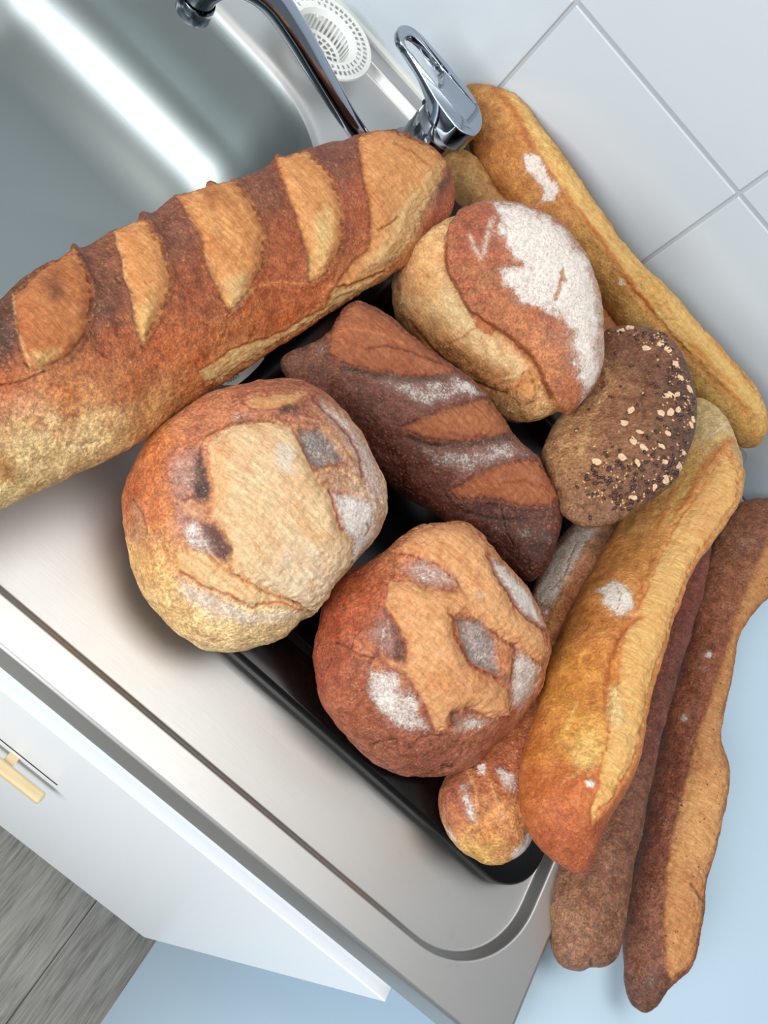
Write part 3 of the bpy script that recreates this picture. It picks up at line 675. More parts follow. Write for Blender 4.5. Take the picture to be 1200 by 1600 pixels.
# ---- red-brown round loaf with cross cuts
b2 = bread('round_loaf', [(490, 1029), (496, 981), (504, 947), (521, 916), (549, 892), (586, 879), (611, 866), (632, 838), (661, 819), (695, 815), (726, 817), (750, 836), (768, 856), (791, 880), (815, 906), (832, 933), (849, 968), (861, 1010), (855, 1042), (846, 1074), (825, 1108), (805, 1135), (771, 1166), (740, 1192), (706, 1209), (654, 1214), (607, 1203), (566, 1176), (531, 1142), (504, 1103), (494, 1067)],
    (5, 20), 5.6, .62, .75, .95,
    [(520, 960, 158, 66, 32), (505, 1040, 150, 64, 34), (560, 930, 172, 82, 44), (540, 1110, 158, 80, 48), (600, 1180, 146, 78, 54), (680, 1200, 140, 72, 54), (740, 1175, 160, 92, 66), (820, 1090, 186, 116, 84), (850, 1010, 196, 134, 90), (690, 850, 204, 146, 88), (600, 1020, 170, 96, 62), (640, 880, 178, 104, 68)],
    [('f', [(560, 1000), (640, 1040), (700, 1140), (640, 1170), (560, 1110)], .28, 22), ('f', [(700, 1115), (800, 1110), (830, 1050), (790, 1150), (720, 1165)], .25, 14),
     ('o', [(612, 864), (634, 839), (668, 819), (723, 817), (764, 852), (764, 872), (788, 913), (805, 947), (849, 983), (859, 1015), (846, 1040), (801, 1009), (777, 994), (758, 976), (733, 960), (705, 962), (714, 998), (733, 1037), (771, 1057), (791, 1077), (799, 1097), (795, 1120), (760, 1122), (730, 1106), (707, 1118), (706, 1140), (682, 1143), (661, 1098), (637, 1056), (603, 1036), (590, 1019), (610, 1026), (632, 1034), (637, 1009), (620, 974), (600, 944), (607, 906), (641, 906), (675, 920), (723, 922), (716, 905), (675, 879), (641, 867)], (215, 166, 112), (190, 124, 76), 3.5, .42, (138, 60, 40), 3.2),
     ('c', [(624, 886), (661, 875), (709, 899), (722, 914), (700, 918), (675, 918), (640, 902)], (172, 128, 116), 4, .7), ('f', [(640, 885), (665, 878), (709, 900), (720, 914), (675, 918), (640, 902)], .6, 7),
     ('c', [(713, 966), (754, 972), (771, 1002), (779, 1054), (738, 1036), (721, 1002)], (146, 124, 122), 3, .95), ('f', [(716, 970), (752, 975), (768, 1004), (776, 1050), (740, 1034), (724, 1002)], .55, 4), ('b', [(713, 966), (754, 972), (771, 1002), (779, 1054), (738, 1036), (721, 1002)], -.25, 4),
     ('l', [(707, 962), (716, 1000), (734, 1037), (775, 1058)], 3, (142, 62, 44), -.05, .8),
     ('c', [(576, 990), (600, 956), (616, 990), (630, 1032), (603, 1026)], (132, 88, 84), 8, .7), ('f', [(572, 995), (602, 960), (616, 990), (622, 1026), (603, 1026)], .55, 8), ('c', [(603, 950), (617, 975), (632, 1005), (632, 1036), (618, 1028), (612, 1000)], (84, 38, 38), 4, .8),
     ('f', [(569, 1045), (596, 1038), (634, 1060), (661, 1104), (678, 1142), (641, 1152), (600, 1132), (576, 1091)], .72, 9), ('f', [(575, 1060), (600, 1045), (630, 1070), (640, 1110), (600, 1110)], .85, 9),
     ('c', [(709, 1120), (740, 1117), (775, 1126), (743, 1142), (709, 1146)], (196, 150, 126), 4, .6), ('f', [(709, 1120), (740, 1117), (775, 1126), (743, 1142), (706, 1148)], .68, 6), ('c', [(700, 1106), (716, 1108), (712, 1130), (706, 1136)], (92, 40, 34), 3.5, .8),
     ('c', [(805, 1012), (842, 1043), (839, 1074), (812, 1112), (796, 1097), (796, 1063)], (188, 156, 142), 4, .85), ('f', [(805, 1012), (842, 1043), (839, 1074), (812, 1112), (796, 1097), (796, 1063)], .72, 6), ('l', [(804, 1006), (802, 1035), (796, 1066)], 3, (140, 66, 48), -.05, .8),
     ('o', [(782, 1000), (796, 1004), (801, 1030), (795, 1060), (788, 1040)], (206, 146, 96), (180, 106, 66), 3, .15, None, 3),
     ('c', [(767, 874), (791, 889), (829, 930), (849, 981), (812, 954), (788, 916)], (204, 182, 172), 3, .9), ('f', [(767, 874), (791, 889), (829, 930), (849, 981), (812, 954), (788, 916)], .85, 4),
     ('l', [(758, 868), (785, 912), (812, 958), (850, 986)], 3, (136, 56, 46), -.12, .85), ('f', [(735, 920), (756, 924), (752, 940), (738, 936)], .55, 5), ('f', [(680, 1005), (694, 1010), (692, 1030), (682, 1030)], .5, 4), ('f', [(660, 970), (674, 966), (674, 980)], .45, 4),
     ('l', [(521, 1002), (535, 1008), (549, 1015), (562, 1024), (583, 1026)], 1.3, (84, 30, 22), -.1, .85), ('l', [(549, 1015), (556, 995), (566, 980)], 1.1, (90, 34, 24), -.07, .7), ('l', [(573, 1046), (580, 1028), (592, 1022)], 1.2, (90, 34, 24), -.07, .7),
     ('l', [(583, 1166), (600, 1158), (617, 1156), (620, 1164)], 1.3, (84, 30, 22), -.1, .85), ('l', [(644, 1169), (652, 1156), (675, 1149), (692, 1150)], 1.5, (90, 34, 24), -.1, .8), ('l', [(689, 1200), (697, 1195), (706, 1196)], 2, (60, 22, 18), -.1, .9), ('l', [(506, 1055), (514, 1040), (517, 1030)], 1.2, (90, 34, 24), -.07, .7), ('l', [(718, 1180), (724, 1160)], 1.2, (96, 40, 28), -.06, .7)],
    'red-brown round loaf with a criss-cross cut top and floury patches', M_BREAD, 380, 330)

# ---- floury white boule, split
b3 = bread('round_loaf', [(613, 448), (622, 410), (645, 382), (670, 362), (700, 342), (732, 332), (763, 327), (800, 329), (837, 340), (868, 359), (889, 386), (908, 417), (921, 454), (928, 500), (928, 560), (914, 600), (889, 629), (862, 648), (837, 658), (800, 659), (765, 648), (713, 610), (660, 565), (628, 520), (615, 485)],
    (2, 18), 6.6, .62, .8, .6,
    [(650, 460, 200, 156, 104), (625, 450, 186, 130, 82), (690, 480, 212, 182, 130), (700, 400, 204, 164, 112), (680, 555, 196, 130, 72), (740, 590, 196, 136, 80), (820, 640, 196, 144, 90), (840, 450, 190, 104, 58), (900, 500, 194, 128, 88), (640, 520, 190, 124, 70)],
    [('t', [(625, 400), (690, 360), (700, 430), (735, 490), (780, 520), (830, 560), (850, 600), (800, 600), (700, 540), (640, 510)], .7, 10),
     ('c', [(700, 440), (730, 490), (770, 520), (815, 560), (820, 590), (770, 570), (720, 530), (690, 490)], (216, 190, 138), 10, .8), ('c', [(668, 488), (690, 490), (700, 510), (680, 512)], (176, 124, 76), 6, .5),
     ('l', [(700, 540), (722, 530), (738, 516), (752, 508)], 2, (170, 120, 66), -.1, .7), ('o', [(734, 486), (760, 496), (776, 514), (766, 524), (744, 512)], (206, 134, 84), (190, 120, 76), 3, .1, None, 3),
     ('l', [(661, 540), (713, 568), (760, 592), (796, 610), (812, 600)], 4, (188, 100, 46), .05, .6), ('l', [(640, 505), (690, 560), (740, 598), (790, 618)], 2.2, (176, 96, 50), -.14, .7),
     ('b', [(696, 386), (704, 358), (720, 338), (763, 320), (860, 330), (960, 430), (960, 600), (885, 650), (867, 634), (855, 615), (846, 587), (831, 556), (787, 519), (757, 500), (735, 485), (718, 457), (704, 430), (696, 405)], .75, 5),
     ('c', [(696, 386), (704, 358), (720, 338), (763, 320), (860, 330), (960, 430), (960, 600), (885, 650), (867, 634), (855, 615), (846, 587), (831, 556), (787, 519), (757, 500), (735, 485), (718, 457), (704, 430), (696, 405)], (172, 90, 50), 3, .95),
     ('c', [(700, 370), (722, 345), (760, 335), (780, 360), (770, 400), (730, 400), (712, 420)], (158, 72, 44), 12, .8), ('c', [(760, 450), (850, 520), (880, 580), (860, 610), (820, 540)], (206, 128, 74), 12, .6),
     ('c', [(790, 345), (900, 400), (935, 500), (930, 600), (890, 560), (870, 470), (820, 420), (800, 380)], (212, 190, 172), 14, .65),
     ('l', [(697, 386), (700, 425), (720, 460), (738, 488), (787, 521), (831, 558), (848, 592), (858, 622)], 3, (128, 54, 28), -.12, .8),
     ('f', [(763, 329), (810, 330), (868, 360), (911, 420), (928, 500), (925, 577), (888, 640), (895, 577), (886, 516), (855, 491), (806, 479), (787, 448), (775, 430), (806, 417), (781, 392), (775, 362)], .92, 9),
     ('f', [(740, 330), (800, 345), (820, 470), (770, 440), (760, 380)], .45, 14), ('f', [(840, 480), (885, 520), (890, 590), (860, 560), (820, 510)], .42, 12),
     ('l', [(733, 377), (738, 390), (750, 405), (759, 385), (763, 358), (768, 352)], 4, (222, 206, 192), .02, .5), ('f', [(732, 376), (752, 408), (768, 380), (780, 352), (764, 350), (748, 386)], .42, 4),
     ('f', [(776, 420), (800, 418), (800, 435), (776, 440)], .8, 5), ('c', [(784, 366), (815, 366), (822, 384), (800, 392)], (176, 128, 110), 6, .6),
     ('l', [(870, 430), (868, 455), (862, 470)], 3, (176, 110, 60), -.06, .8), ('l', [(872, 424), (875, 446)], 2, (176, 120, 70), -.05, .7),
     ('c', [(846, 430), (850, 430), (853, 440), (849, 440)], (60, 50, 44), 1.2, .95),
     ('o', [(812, 600), (818, 582), (828, 580), (836, 602), (832, 622), (815, 626), (806, 618)], (208, 152, 92), (190, 128, 72), 2, .18, (140, 84, 44), 2), ('l', [(788, 592), (806, 586), (826, 570)], 2, (226, 200, 150), .08, .7),
     ('l', [(818, 638), (824, 630), (836, 626)], 1.4, (150, 90, 50), -.06, .7), ('f', [(820, 645), (870, 640), (905, 605), (895, 640), (850, 660)], .45, 5)],
    'round split loaf half covered in white flour, between the wall baguette and the dark loaf', M_BREAD, 340, 300)

# ---- dark batard
b4 = bread('bloomer_loaf', [(438, 566), (452, 550), (484, 538), (512, 522), (530, 494), (552, 473), (580, 478), (612, 494), (644, 522), (680, 552), (716, 578), (744, 598), (768, 628), (788, 658), (808, 684), (842, 714), (857, 742), (873, 774), (877, 810), (868, 850), (856, 884), (830, 908), (800, 896), (760, 866), (720, 832), (676, 800), (632, 776), (590, 742), (555, 705), (515, 662), (478, 622), (448, 592)],
    (0, 20), (4.6, 6.2), .62, .62, .5,
    [(470, 565, 112, 66, 48), (520, 620, 104, 54, 42), (560, 660, 100, 46, 36), (640, 760, 96, 42, 32), (720, 820, 98, 42, 34), (800, 870, 84, 36, 30), (850, 860, 76, 34, 30), (600, 620, 118, 60, 46), (740, 690, 120, 64, 52), (860, 790, 110, 48, 36)],
    [('c', [(536, 574), (632, 590), (716, 582), (756, 618), (700, 634), (652, 650), (612, 662), (560, 640), (530, 610)], (120, 68, 56), 8, .7), ('c', [(636, 686), (716, 694), (800, 680), (840, 714), (780, 726), (724, 746), (676, 726)], (118, 66, 55), 7, .7),
     ('f', [(580, 586), (650, 592), (716, 586), (756, 618), (700, 632), (660, 636), (610, 615)], .6, 7), ('f', [(710, 588), (740, 600), (758, 618), (730, 622)], .78, 5), ('f', [(530, 580), (600, 620), (640, 680), (600, 690), (540, 640)], .3, 16),
     ('f', [(655, 700), (716, 700), (800, 684), (838, 712), (780, 724), (724, 744), (680, 730)], .58, 7), ('f', [(600, 640), (700, 740), (800, 830), (700, 780)], .22, 20),
     ('f', [(740, 806), (800, 815), (864, 815), (866, 850), (820, 848), (772, 836)], .48, 9), ('f', [(800, 830), (866, 830), (850, 890), (810, 880)], .28, 12), ('f', [(486, 535), (514, 530), (516, 552), (495, 560)], .45, 5), ('f', [(450, 555), (480, 560), (470, 600)], .28, 10),
     ('o', [(528, 566), (512, 548), (514, 526), (530, 494), (552, 473), (580, 478), (612, 494), (644, 522), (680, 552), (716, 580), (676, 588), (632, 587), (580, 579)], (164, 98, 62), (138, 76, 48), 4, .12, (96, 46, 34), 3),
     ('l', [(514, 526), (545, 515), (590, 520), (630, 536)], 2.6, (190, 116, 72), .05, .5), ('l', [(570, 545), (600, 541), (640, 548), (690, 566)], 2.2, (96, 44, 32), -.12, .7),
     ('o', [(626, 670), (652, 654), (700, 638), (760, 621), (782, 646), (802, 676), (772, 682), (716, 692), (660, 684)], (172, 108, 66), (142, 80, 48), 3.5, .12, (90, 40, 30), 3),
     ('l', [(700, 676), (730, 684), (770, 680)], 3, (112, 56, 46), -.08, .7),
     ('o', [(702, 768), (740, 742), (780, 728), (842, 716), (857, 742), (871, 775), (862, 790), (816, 790), (764, 778), (716, 782)], (172, 106, 64), (140, 76, 46), 3.5, .12, (90, 40, 30), 3),
     ('c', [(704, 782), (764, 780), (820, 793), (866, 792), (870, 806), (780, 812), (732, 798)], (98, 54, 52), 4, .8), ('l', [(780, 756), (820, 752), (856, 766)], 2.4, (118, 60, 40), -.08, .6),
     ('l', [(538, 576), (580, 586), (632, 593), (700, 590)], 5, (84, 72, 64), -.14, .75), ('l', [(640, 686), (684, 698), (740, 694), (800, 682)], 5, (74, 60, 56), -.14, .75), ('l', [(720, 800), (780, 813), (866, 812)], 3.5, (76, 62, 56), -.1, .6),
     ('l', [(524, 555), (527, 590), (522, 640)], 2.4, (140, 84, 54), .02, .5), ('l', [(786, 795), (788, 830), (800, 850)], 1.2, (50, 24, 22), -.08, .8), ('l', [(470, 560), (475, 600)], 2, (128, 70, 46), .02, .5)],
    'very dark brown bloomer loaf with diagonal slashes, in the middle of the pile', M_DARK, 340, 300)

# ---- brown seeded tin-shaped loaf
b5 = bread('seeded_loaf', [(847, 712), (861, 670), (883, 635), (905, 606), (920, 570), (932, 538), (950, 514), (975, 509), (1005, 511), (1036, 521), (1061, 543), (1077, 578), (1086, 620), (1086, 668), (1077, 702), (1061, 740), (1035, 768), (1010, 787), (978, 809), (945, 822), (912, 822), (883, 806), (872, 781), (855, 749)],
    (7, 20), 9.4, .6, .66, 4.4,
    [(960, 530, 112, 70, 46), (1010, 550, 96, 56, 38), (1060, 600, 84, 50, 38), (1070, 680, 86, 52, 38), (1000, 640, 112, 68, 42), (940, 600, 140, 96, 62), (955, 680, 122, 76, 48), (890, 650, 162, 122, 82), (870, 710, 160, 118, 78), (905, 700, 158, 114, 74), (880, 770, 120, 80, 52), (940, 800, 112, 74, 48), (1000, 750, 98, 60, 42), (930, 750, 112, 72, 46)],
    [('l', [(935, 540), (950, 600), (920, 660), (905, 710)], 6, (176, 134, 92), .03, .5), ('l', [(1006, 585), (1010, 600), (1002, 622), (1004, 650)], 1.8, (74, 40, 28), -.1, .7), ('l', [(1008, 575), (1022, 590)], 1.6, (74, 40, 28), -.08, .7), ('l', [(985, 592), (1010, 598)], 1.6, (80, 44, 30), -.08, .6),
     ('f', [(900, 690), (930, 700), (920, 730), (900, 720)], .3, 10)],
    'dark brown seeded loaf with oat flakes, leaning at the right of the pile', M_RYE, 280, 240, wobble=.8, square=.86, gain=1.3)

# ---- long white bloomer across the bowl
CR1 = (218, 160, 98); CR2 = (196, 126, 68)
b6 = bread('long_loaf', [(-60, 500), (0, 468), (30, 441), (66, 418), (106, 399), (115, 382), (130, 386), (174, 361), (213, 348), (223, 331), (240, 334), (276, 305), (317, 299), (326, 285), (344, 288), (372, 277), (420, 256), (431, 240), (448, 244), (482, 233), (530, 220), (560, 212), (604, 203), (640, 210), (672, 228), (697, 252), (710, 290), (704, 336), (672, 378), (630, 416), (576, 450), (510, 492), (432, 542), (360, 590), (288, 638), (222, 690), (150, 728), (78, 762), (0, 796), (-60, 815), (-120, 800), (-150, 740), (-150, 650), (-115, 560)],
    ((697, 252), (-150, 740)), (6.9, 7.4), .62, .66, .02,
    [(0, 520, 70, 40, 32), (20, 500, 96, 54, 38), (130, 440, 120, 64, 42), (150, 480, 110, 62, 46), (170, 540, 176, 88, 44), (260, 370, 118, 62, 44), (300, 460, 162, 80, 42), (250, 540, 190, 98, 48), (420, 290, 122, 64, 42), (430, 380, 172, 86, 44), (420, 460, 184, 92, 42), (500, 245, 118, 60, 42), (560, 330, 168, 80, 42), (200, 600, 188, 104, 54), (320, 560, 190, 100, 46), (100, 610, 196, 116, 60), (10, 600, 190, 100, 56), (60, 700, 240, 204, 146), (160, 690, 238, 202, 142), (30, 750, 244, 214, 154), (110, 730, 240, 206, 148), (240, 650, 214, 160, 98), (440, 500, 190, 96, 42), (690, 300, 140, 62, 38), (690, 340, 168, 82, 44), (620, 405, 196, 120, 62), (-80, 650, 200, 140, 90), (350, 580, 200, 130, 70)],
    [('f', [(160, 550), (240, 640), (200, 680), (150, 620)], .3, 16), ('f', [(160, 620), (200, 640), (190, 665), (165, 650)], .42, 8),
     ('c', [(0, 705), (20, 718), (24, 748), (10, 760), (-20, 750)], (200, 130, 56), 8, .7), ('c', [(0, 620), (60, 610), (85, 640), (70, 668), (0, 650)], (214, 150, 104), 10, .5),
     ('o', [(21, 462), (66, 424), (116, 388), (134, 420), (144, 466), (135, 522), (102, 560), (54, 580), (36, 564), (27, 516)], (190, 122, 66), (168, 98, 54), 3.5, .32, (110, 54, 34), 3),
     ('c', [(70, 440), (90, 435), (100, 455), (92, 480), (76, 475)], (98, 52, 36), 10, .75), ('c', [(50, 555), (90, 550), (60, 578)], (224, 188, 120), 6, .8),
     ('o', [(177, 362), (222, 340), (252, 384), (268, 430), (258, 480), (234, 516), (222, 542), (213, 512), (198, 434)], CR1, CR2, 3.5, .32, (120, 58, 34), 3), ('c', [(214, 480), (236, 470), (236, 500), (222, 530)], (226, 190, 120), 7, .7),
     ('o', [(276, 304), (324, 290), (362, 282), (396, 318), (414, 362), (408, 420), (384, 462), (360, 488), (336, 444), (312, 366)], (214, 154, 92), (188, 118, 62), 3.5, .34, (120, 58, 34), 3), ('c', [(318, 308), (338, 302), (344, 322), (326, 332)], (126, 72, 42), 9, .7), ('c', [(345, 440), (380, 430), (384, 455), (362, 480)], (230, 198, 132), 8, .75),
     ('o', [(429, 245), (480, 237), (516, 276), (537, 324), (534, 384), (510, 426), (482, 444), (483, 406), (462, 340)], CR1, CR2, 3.5, .34, (120, 58, 34), 3), ('c', [(490, 350), (508, 320), (516, 350), (500, 410), (486, 430)], (230, 200, 132), 8, .8),
     ('o', [(558, 213), (604, 200), (672, 228), (700, 256), (682, 288), (650, 336), (630, 380), (600, 424), (552, 446), (512, 462), (552, 408), (578, 388), (578, 340), (568, 280)], (216, 158, 96), (190, 120, 64), 3.5, .3, (124, 60, 36), 3),
     ('c', [(640, 300), (690, 258), (680, 300), (640, 380), (590, 420), (560, 430), (590, 390), (610, 350)], (226, 194, 132), 10, .75), ('l', [(590, 360), (605, 350), (618, 342)], 2, (120, 74, 42), -.14, .8), ('l', [(612, 230), (640, 240), (665, 258)], 2, (150, 90, 44), -.1, .6), ('l', [(600, 206), (628, 200), (640, 212)], 4, (110, 50, 30), .12, .8),
     ('c', [(702, 262), (712, 300), (700, 345), (670, 380), (655, 370), (685, 320)], (172, 76, 38), 5, .85), ('c', [(684, 290), (700, 262), (706, 280), (688, 318)], (92, 42, 36), 5, .8),
     ('o', [(312, 580), (340, 562), (372, 542), (410, 530), (440, 520), (450, 516), (470, 500), (510, 480), (516, 452), (560, 440), (605, 424), (576, 450), (510, 490), (434, 536), (400, 556), (350, 590), (320, 598)], (228, 196, 132), (214, 168, 104), 3, .0, (186, 104, 50), 3),
     ('l', [(70, 579), (40, 594), (0, 600)], 1.6, (96, 44, 26), -.1, .8), ('l', [(135, 525), (150, 545), (168, 560)], 1.4, (110, 52, 30), -.06, .7), ('l', [(405, 445), (440, 440), (480, 445)], 1.4, (222, 150, 86), .03, .7), ('l', [(360, 490), (350, 520), (335, 560)], 1.6, (140, 70, 36), -.04, .6), ('l', [(105, 696), (130, 698), (160, 690)], 2, (236, 220, 180), -.08, .8), ('l', [(265, 450), (300, 470), (325, 490)], 1.2, (120, 60, 34), -.05, .6),
     ('l', [(21, 462), (27, 520), (50, 578)], 1.6, (222, 190, 140), .04, .5), ('l', [(179, 362), (198, 434), (215, 515)], 1.6, (226, 190, 140), .04, .6), ('l', [(278, 306), (312, 366), (337, 446)], 1.4, (220, 170, 120), .04, .4)],
    'longest loaf, slashed golden bloomer lying across the sink bowl', M_BREAD, 460, 320, wobble=.8)

# ---- baguette against the tiles
b7 = bread('baguette', [(722, 150), (732, 133), (758, 128), (786, 131), (808, 147), (829, 174), (855, 208), (884, 247), (914, 291), (941, 331), (966, 369), (1005, 416), (1048, 455), (1092, 503), (1135, 551), (1174, 594), (1194, 630), (1199, 668), (1187, 694), (1161, 701), (1130, 680), (1095, 645), (1050, 598), (1000, 548), (957, 503), (923, 462), (875, 412), (830, 366), (788, 318), (754, 282), (738, 243), (728, 200)],
    (2, 18), (5.0, 6.4), .8, .8, 1.6,
    [(755, 180, 196, 130, 62), (800, 260, 188, 120, 54), (850, 340, 190, 124, 58), (900, 400, 196, 140, 70), (960, 450, 198, 144, 74), (1020, 530, 206, 160, 84), (1090, 590, 204, 158, 84), (1160, 670, 204, 152, 80), (745, 230, 180, 108, 48), (770, 145, 200, 140, 70)],
    [('o', [(786, 134), (808, 148), (855, 208), (914, 291), (966, 369), (1048, 455), (1135, 551), (1196, 633), (1196, 655), (1160, 632), (1110, 580), (1050, 520), (990, 450), (930, 380), (890, 318), (862, 270), (832, 215), (806, 165)], (220, 190, 116), (198, 152, 80), 3, .12, None, 3),
     ('l', [(770, 138), (800, 170), (825, 218), (855, 268), (885, 306), (915, 345), (950, 392), (985, 440), (1020, 485)], 4.5, (176, 98, 48), .05, .75), ('l', [(760, 145), (780, 165), (800, 200)], 3, (200, 140, 84), .03, .6), ('l', [(985, 445), (1030, 505), (1075, 555), (1110, 590), (1150, 620), (1165, 645)], 5, (196, 120, 58), -.08, .7), ('l', [(1080, 540), (1110, 575), (1150, 602)], 3.5, (200, 132, 66), -.05, .6), ('l', [(1110, 530), (1150, 575), (1175, 600)], 3, (194, 116, 54), .03, .6),
     ('o', [(990, 420), (1020, 440), (1060, 500), (1040, 500), (1005, 455)], (214, 182, 106), (198, 150, 78), 4, .1, None, 3),
     ('f', [(815, 232), (842, 242), (862, 278), (882, 300), (862, 314), (838, 322), (848, 296), (824, 268)], .95, 5), ('f', [(870, 300), (905, 330), (890, 350)], .4, 8), ('f', [(750, 240), (762, 256), (752, 262)], .5, 5), ('f', [(900, 420), (940, 470), (920, 470)], .3, 12),
     ('c', [(968, 438), (976, 438), (974, 446), (968, 446)], (236, 226, 206), 1.5, .9)],
    'golden baguette leaning against the tiled wall behind the pile', M_SMOOTH, 420, 200, wobble=.8, zmax=71.75)

# ---- big yellow baguette on top at the right
b8 = bread('baguette', [(1085, 622), (1110, 630), (1134, 652), (1148, 682), (1160, 725), (1161, 762), (1142, 808), (1112, 846), (1082, 892), (1056, 960), (1036, 1025), (1018, 1078), (1006, 1140), (996, 1192), (971, 1245), (947, 1293), (930, 1340), (907, 1364), (875, 1350), (845, 1326), (824, 1294), (811, 1250), (815, 1190), (828, 1140), (845, 1085), (860, 1025), (885, 965), (915, 905), (942, 862), (968, 815), (998, 762), (1030, 700), (1055, 650)],
    (0, 17), (7.3, 8.2), .72, .68, 4.4,
    [(1100, 650, 200, 170, 116), (1060, 720, 202, 156, 84), (1010, 800, 198, 138, 74), (960, 880, 194, 122, 60), (910, 960, 196, 120, 54), (870, 1060, 202, 134, 54), (930, 1060, 204, 132, 54), (850, 1150, 192, 112, 44), (900, 1150, 208, 148, 66), (850, 1230, 184, 94, 40), (910, 1230, 186, 96, 42), (880, 1310, 172, 82, 38), (920, 1330, 150, 72, 38), (1000, 900, 200, 136, 70), (1090, 790, 212, 168, 96)],
    [('o', [(1135, 700), (1156, 740), (1152, 785), (1112, 838), (1080, 884), (1054, 958), (1034, 1022), (1014, 1080), (1003, 1140), (990, 1190), (962, 1240), (925, 1286), (922, 1270), (936, 1225), (945, 1180), (954, 1130), (966, 1080), (968, 1010), (985, 960), (1010, 920), (1030, 868), (1048, 832), (1082, 780), (1108, 740)], (220, 184, 112), (200, 144, 78), 4, .1, (186, 108, 56), 3.5),
     ('l', [(1143, 690), (1112, 712), (1092, 742), (1076, 778), (1058, 800)], 6, (188, 108, 52), .06, .8), ('l', [(1055, 760), (1040, 800), (1020, 840)], 4, (192, 112, 58), .03, .6), ('c', [(1095, 760), (1120, 750), (1140, 780), (1115, 820), (1090, 830)], (198, 140, 84), 12, .5),
     ('l', [(1000, 962), (972, 984), (958, 1010), (948, 1045), (946, 1085), (956, 1130)], 5, (166, 86, 40), -.16, .8), ('l', [(1000, 905), (1006, 930), (996, 950)], 3, (176, 96, 50), -.06, .6),
     ('c', [(954, 1072), (966, 1072), (972, 1105), (970, 1135), (956, 1140), (950, 1110)], (232, 204, 138), 5, .85), ('b', [(954, 1072), (966, 1072), (972, 1105), (970, 1135), (956, 1140), (950, 1110)], .15, 6),
     ('c', [(886, 1165), (905, 1150), (938, 1138), (942, 1190), (915, 1205), (898, 1198)], (226, 182, 96), 10, .65), ('l', [(885, 1138), (893, 1118), (900, 1100)], 2.5, (224, 184, 110), .02, .6), ('l', [(880, 1220), (900, 1210), (915, 1196)], 2.5, (222, 172, 100), .02, .5),
     ('f', [(930, 922), (958, 908), (988, 920), (992, 954), (966, 966), (942, 950)], .92, 6), ('l', [(962, 915), (970, 930), (966, 950)], 1.2, (140, 80, 50), -.05, .6), ('c', [(914, 1220), (922, 1217), (928, 1224), (924, 1230), (916, 1229)], (240, 236, 228), 1.5, .95), ('b', [(914, 1220), (922, 1217), (928, 1224), (924, 1230), (916, 1229)], .1, 2),
     ('f', [(1082, 640), (1120, 640), (1140, 670), (1095, 690)], .45, 8), ('l', [(1088, 690), (1115, 678), (1135, 660)], 1.6, (222, 206, 180), .04, .6), ('f', [(903, 982), (915, 978), (912, 992)], .4, 3)],
    'broad yellow baguette with one floury patch, on top of the others at the right', M_SMOOTH, 400, 220, wobble=.9)

# ---- long seeded baguette at far right
b9 = bread('baguette', [(1134, 812), (1155, 789), (1183, 778), (1215, 780), (1240, 800), (1246, 840), (1232, 886), (1202, 932), (1176, 960), (1156, 996), (1144, 1054), (1131, 1117), (1128, 1160), (1139, 1206), (1135, 1259), (1118, 1327), (1103, 1385), (1098, 1442), (1083, 1508), (1050, 1543), (1022, 1579), (1000, 1580), (979, 1552), (973, 1469), (974, 1390), (992, 1325), (1008, 1243), (1024, 1169), (1039, 1096), (1060, 1054), (1079, 980), (1092, 917), (1113, 852)],
    (3, 21), (.2, -.1), .8, .8, -2.95,
    [(1150, 830, 142, 88, 60), (1190, 810, 140, 84, 58), (1120, 920, 146, 84, 56), (1095, 1000, 140, 76, 48), (1070, 1100, 136, 72, 46), (1040, 1200, 130, 68, 46), (1015, 1300, 126, 66, 46), (1000, 1400, 130, 74, 54), (1000, 1480, 120, 70, 50), (1000, 1560, 96, 58, 42), (1200, 880, 150, 96, 62)],
    [('o', [(1196, 850), (1222, 880), (1200, 932), (1176, 960), (1156, 996), (1144, 1054), (1131, 1117), (1130, 1164), (1140, 1206), (1134, 1259), (1118, 1327), (1102, 1385), (1097, 1442), (1081, 1505), (1050, 1535), (1040, 1505), (1037, 1442), (1040, 1364), (1050, 1311), (1071, 1222), (1087, 1159), (1108, 1096), (1126, 1040), (1140, 1000), (1155, 944), (1172, 905)], (196, 146, 92), (170, 112, 64), 5, .06, None, 3),
     ('c', [(1080, 1230), (1132, 1200), (1130, 1260), (1110, 1330), (1060, 1330)], (206, 160, 100), 14, .5), ('f', [(1092, 1018), (1112, 1016), (1112, 1030), (1096, 1030)], .9, 4), ('f', [(1085, 1036), (1108, 1040), (1104, 1054), (1090, 1050)], .55, 5), ('f', [(1060, 1112), (1078, 1110), (1076, 1126), (1062, 1128)], .7, 4), ('f', [(1084, 1106), (1098, 1108), (1092, 1126)], .5, 5), ('f', [(1036, 1275), (1050, 1270), (1048, 1300), (1034, 1300)], .5, 6), ('f', [(1150, 840), (1190, 840), (1185, 855), (1150, 858)], .45, 6), ('f', [(1010, 1490), (1036, 1500), (1030, 1560), (1005, 1540)], .4, 10), ('f', [(980, 1300), (1010, 1300), (985, 1480), (976, 1400)], .3, 10),
     ('l', [(1028, 1236), (1045, 1240), (1066, 1252)], 1.3, (86, 36, 24), -.08, .8), ('l', [(1014, 1368), (1040, 1362)], 1.2, (92, 44, 30), -.05, .7), ('l', [(1078, 1380), (1090, 1396), (1098, 1408)], 1.5, (80, 44, 28), -.06, .7), ('l', [(1098, 1440), (1082, 1508), (1050, 1540)], 4, (150, 84, 48), .06, .6)],
    'long slim brown seeded baguette at the far right, resting on the white appliance', M_RYE, 420, 200, wobble=.9, gain=1.15)

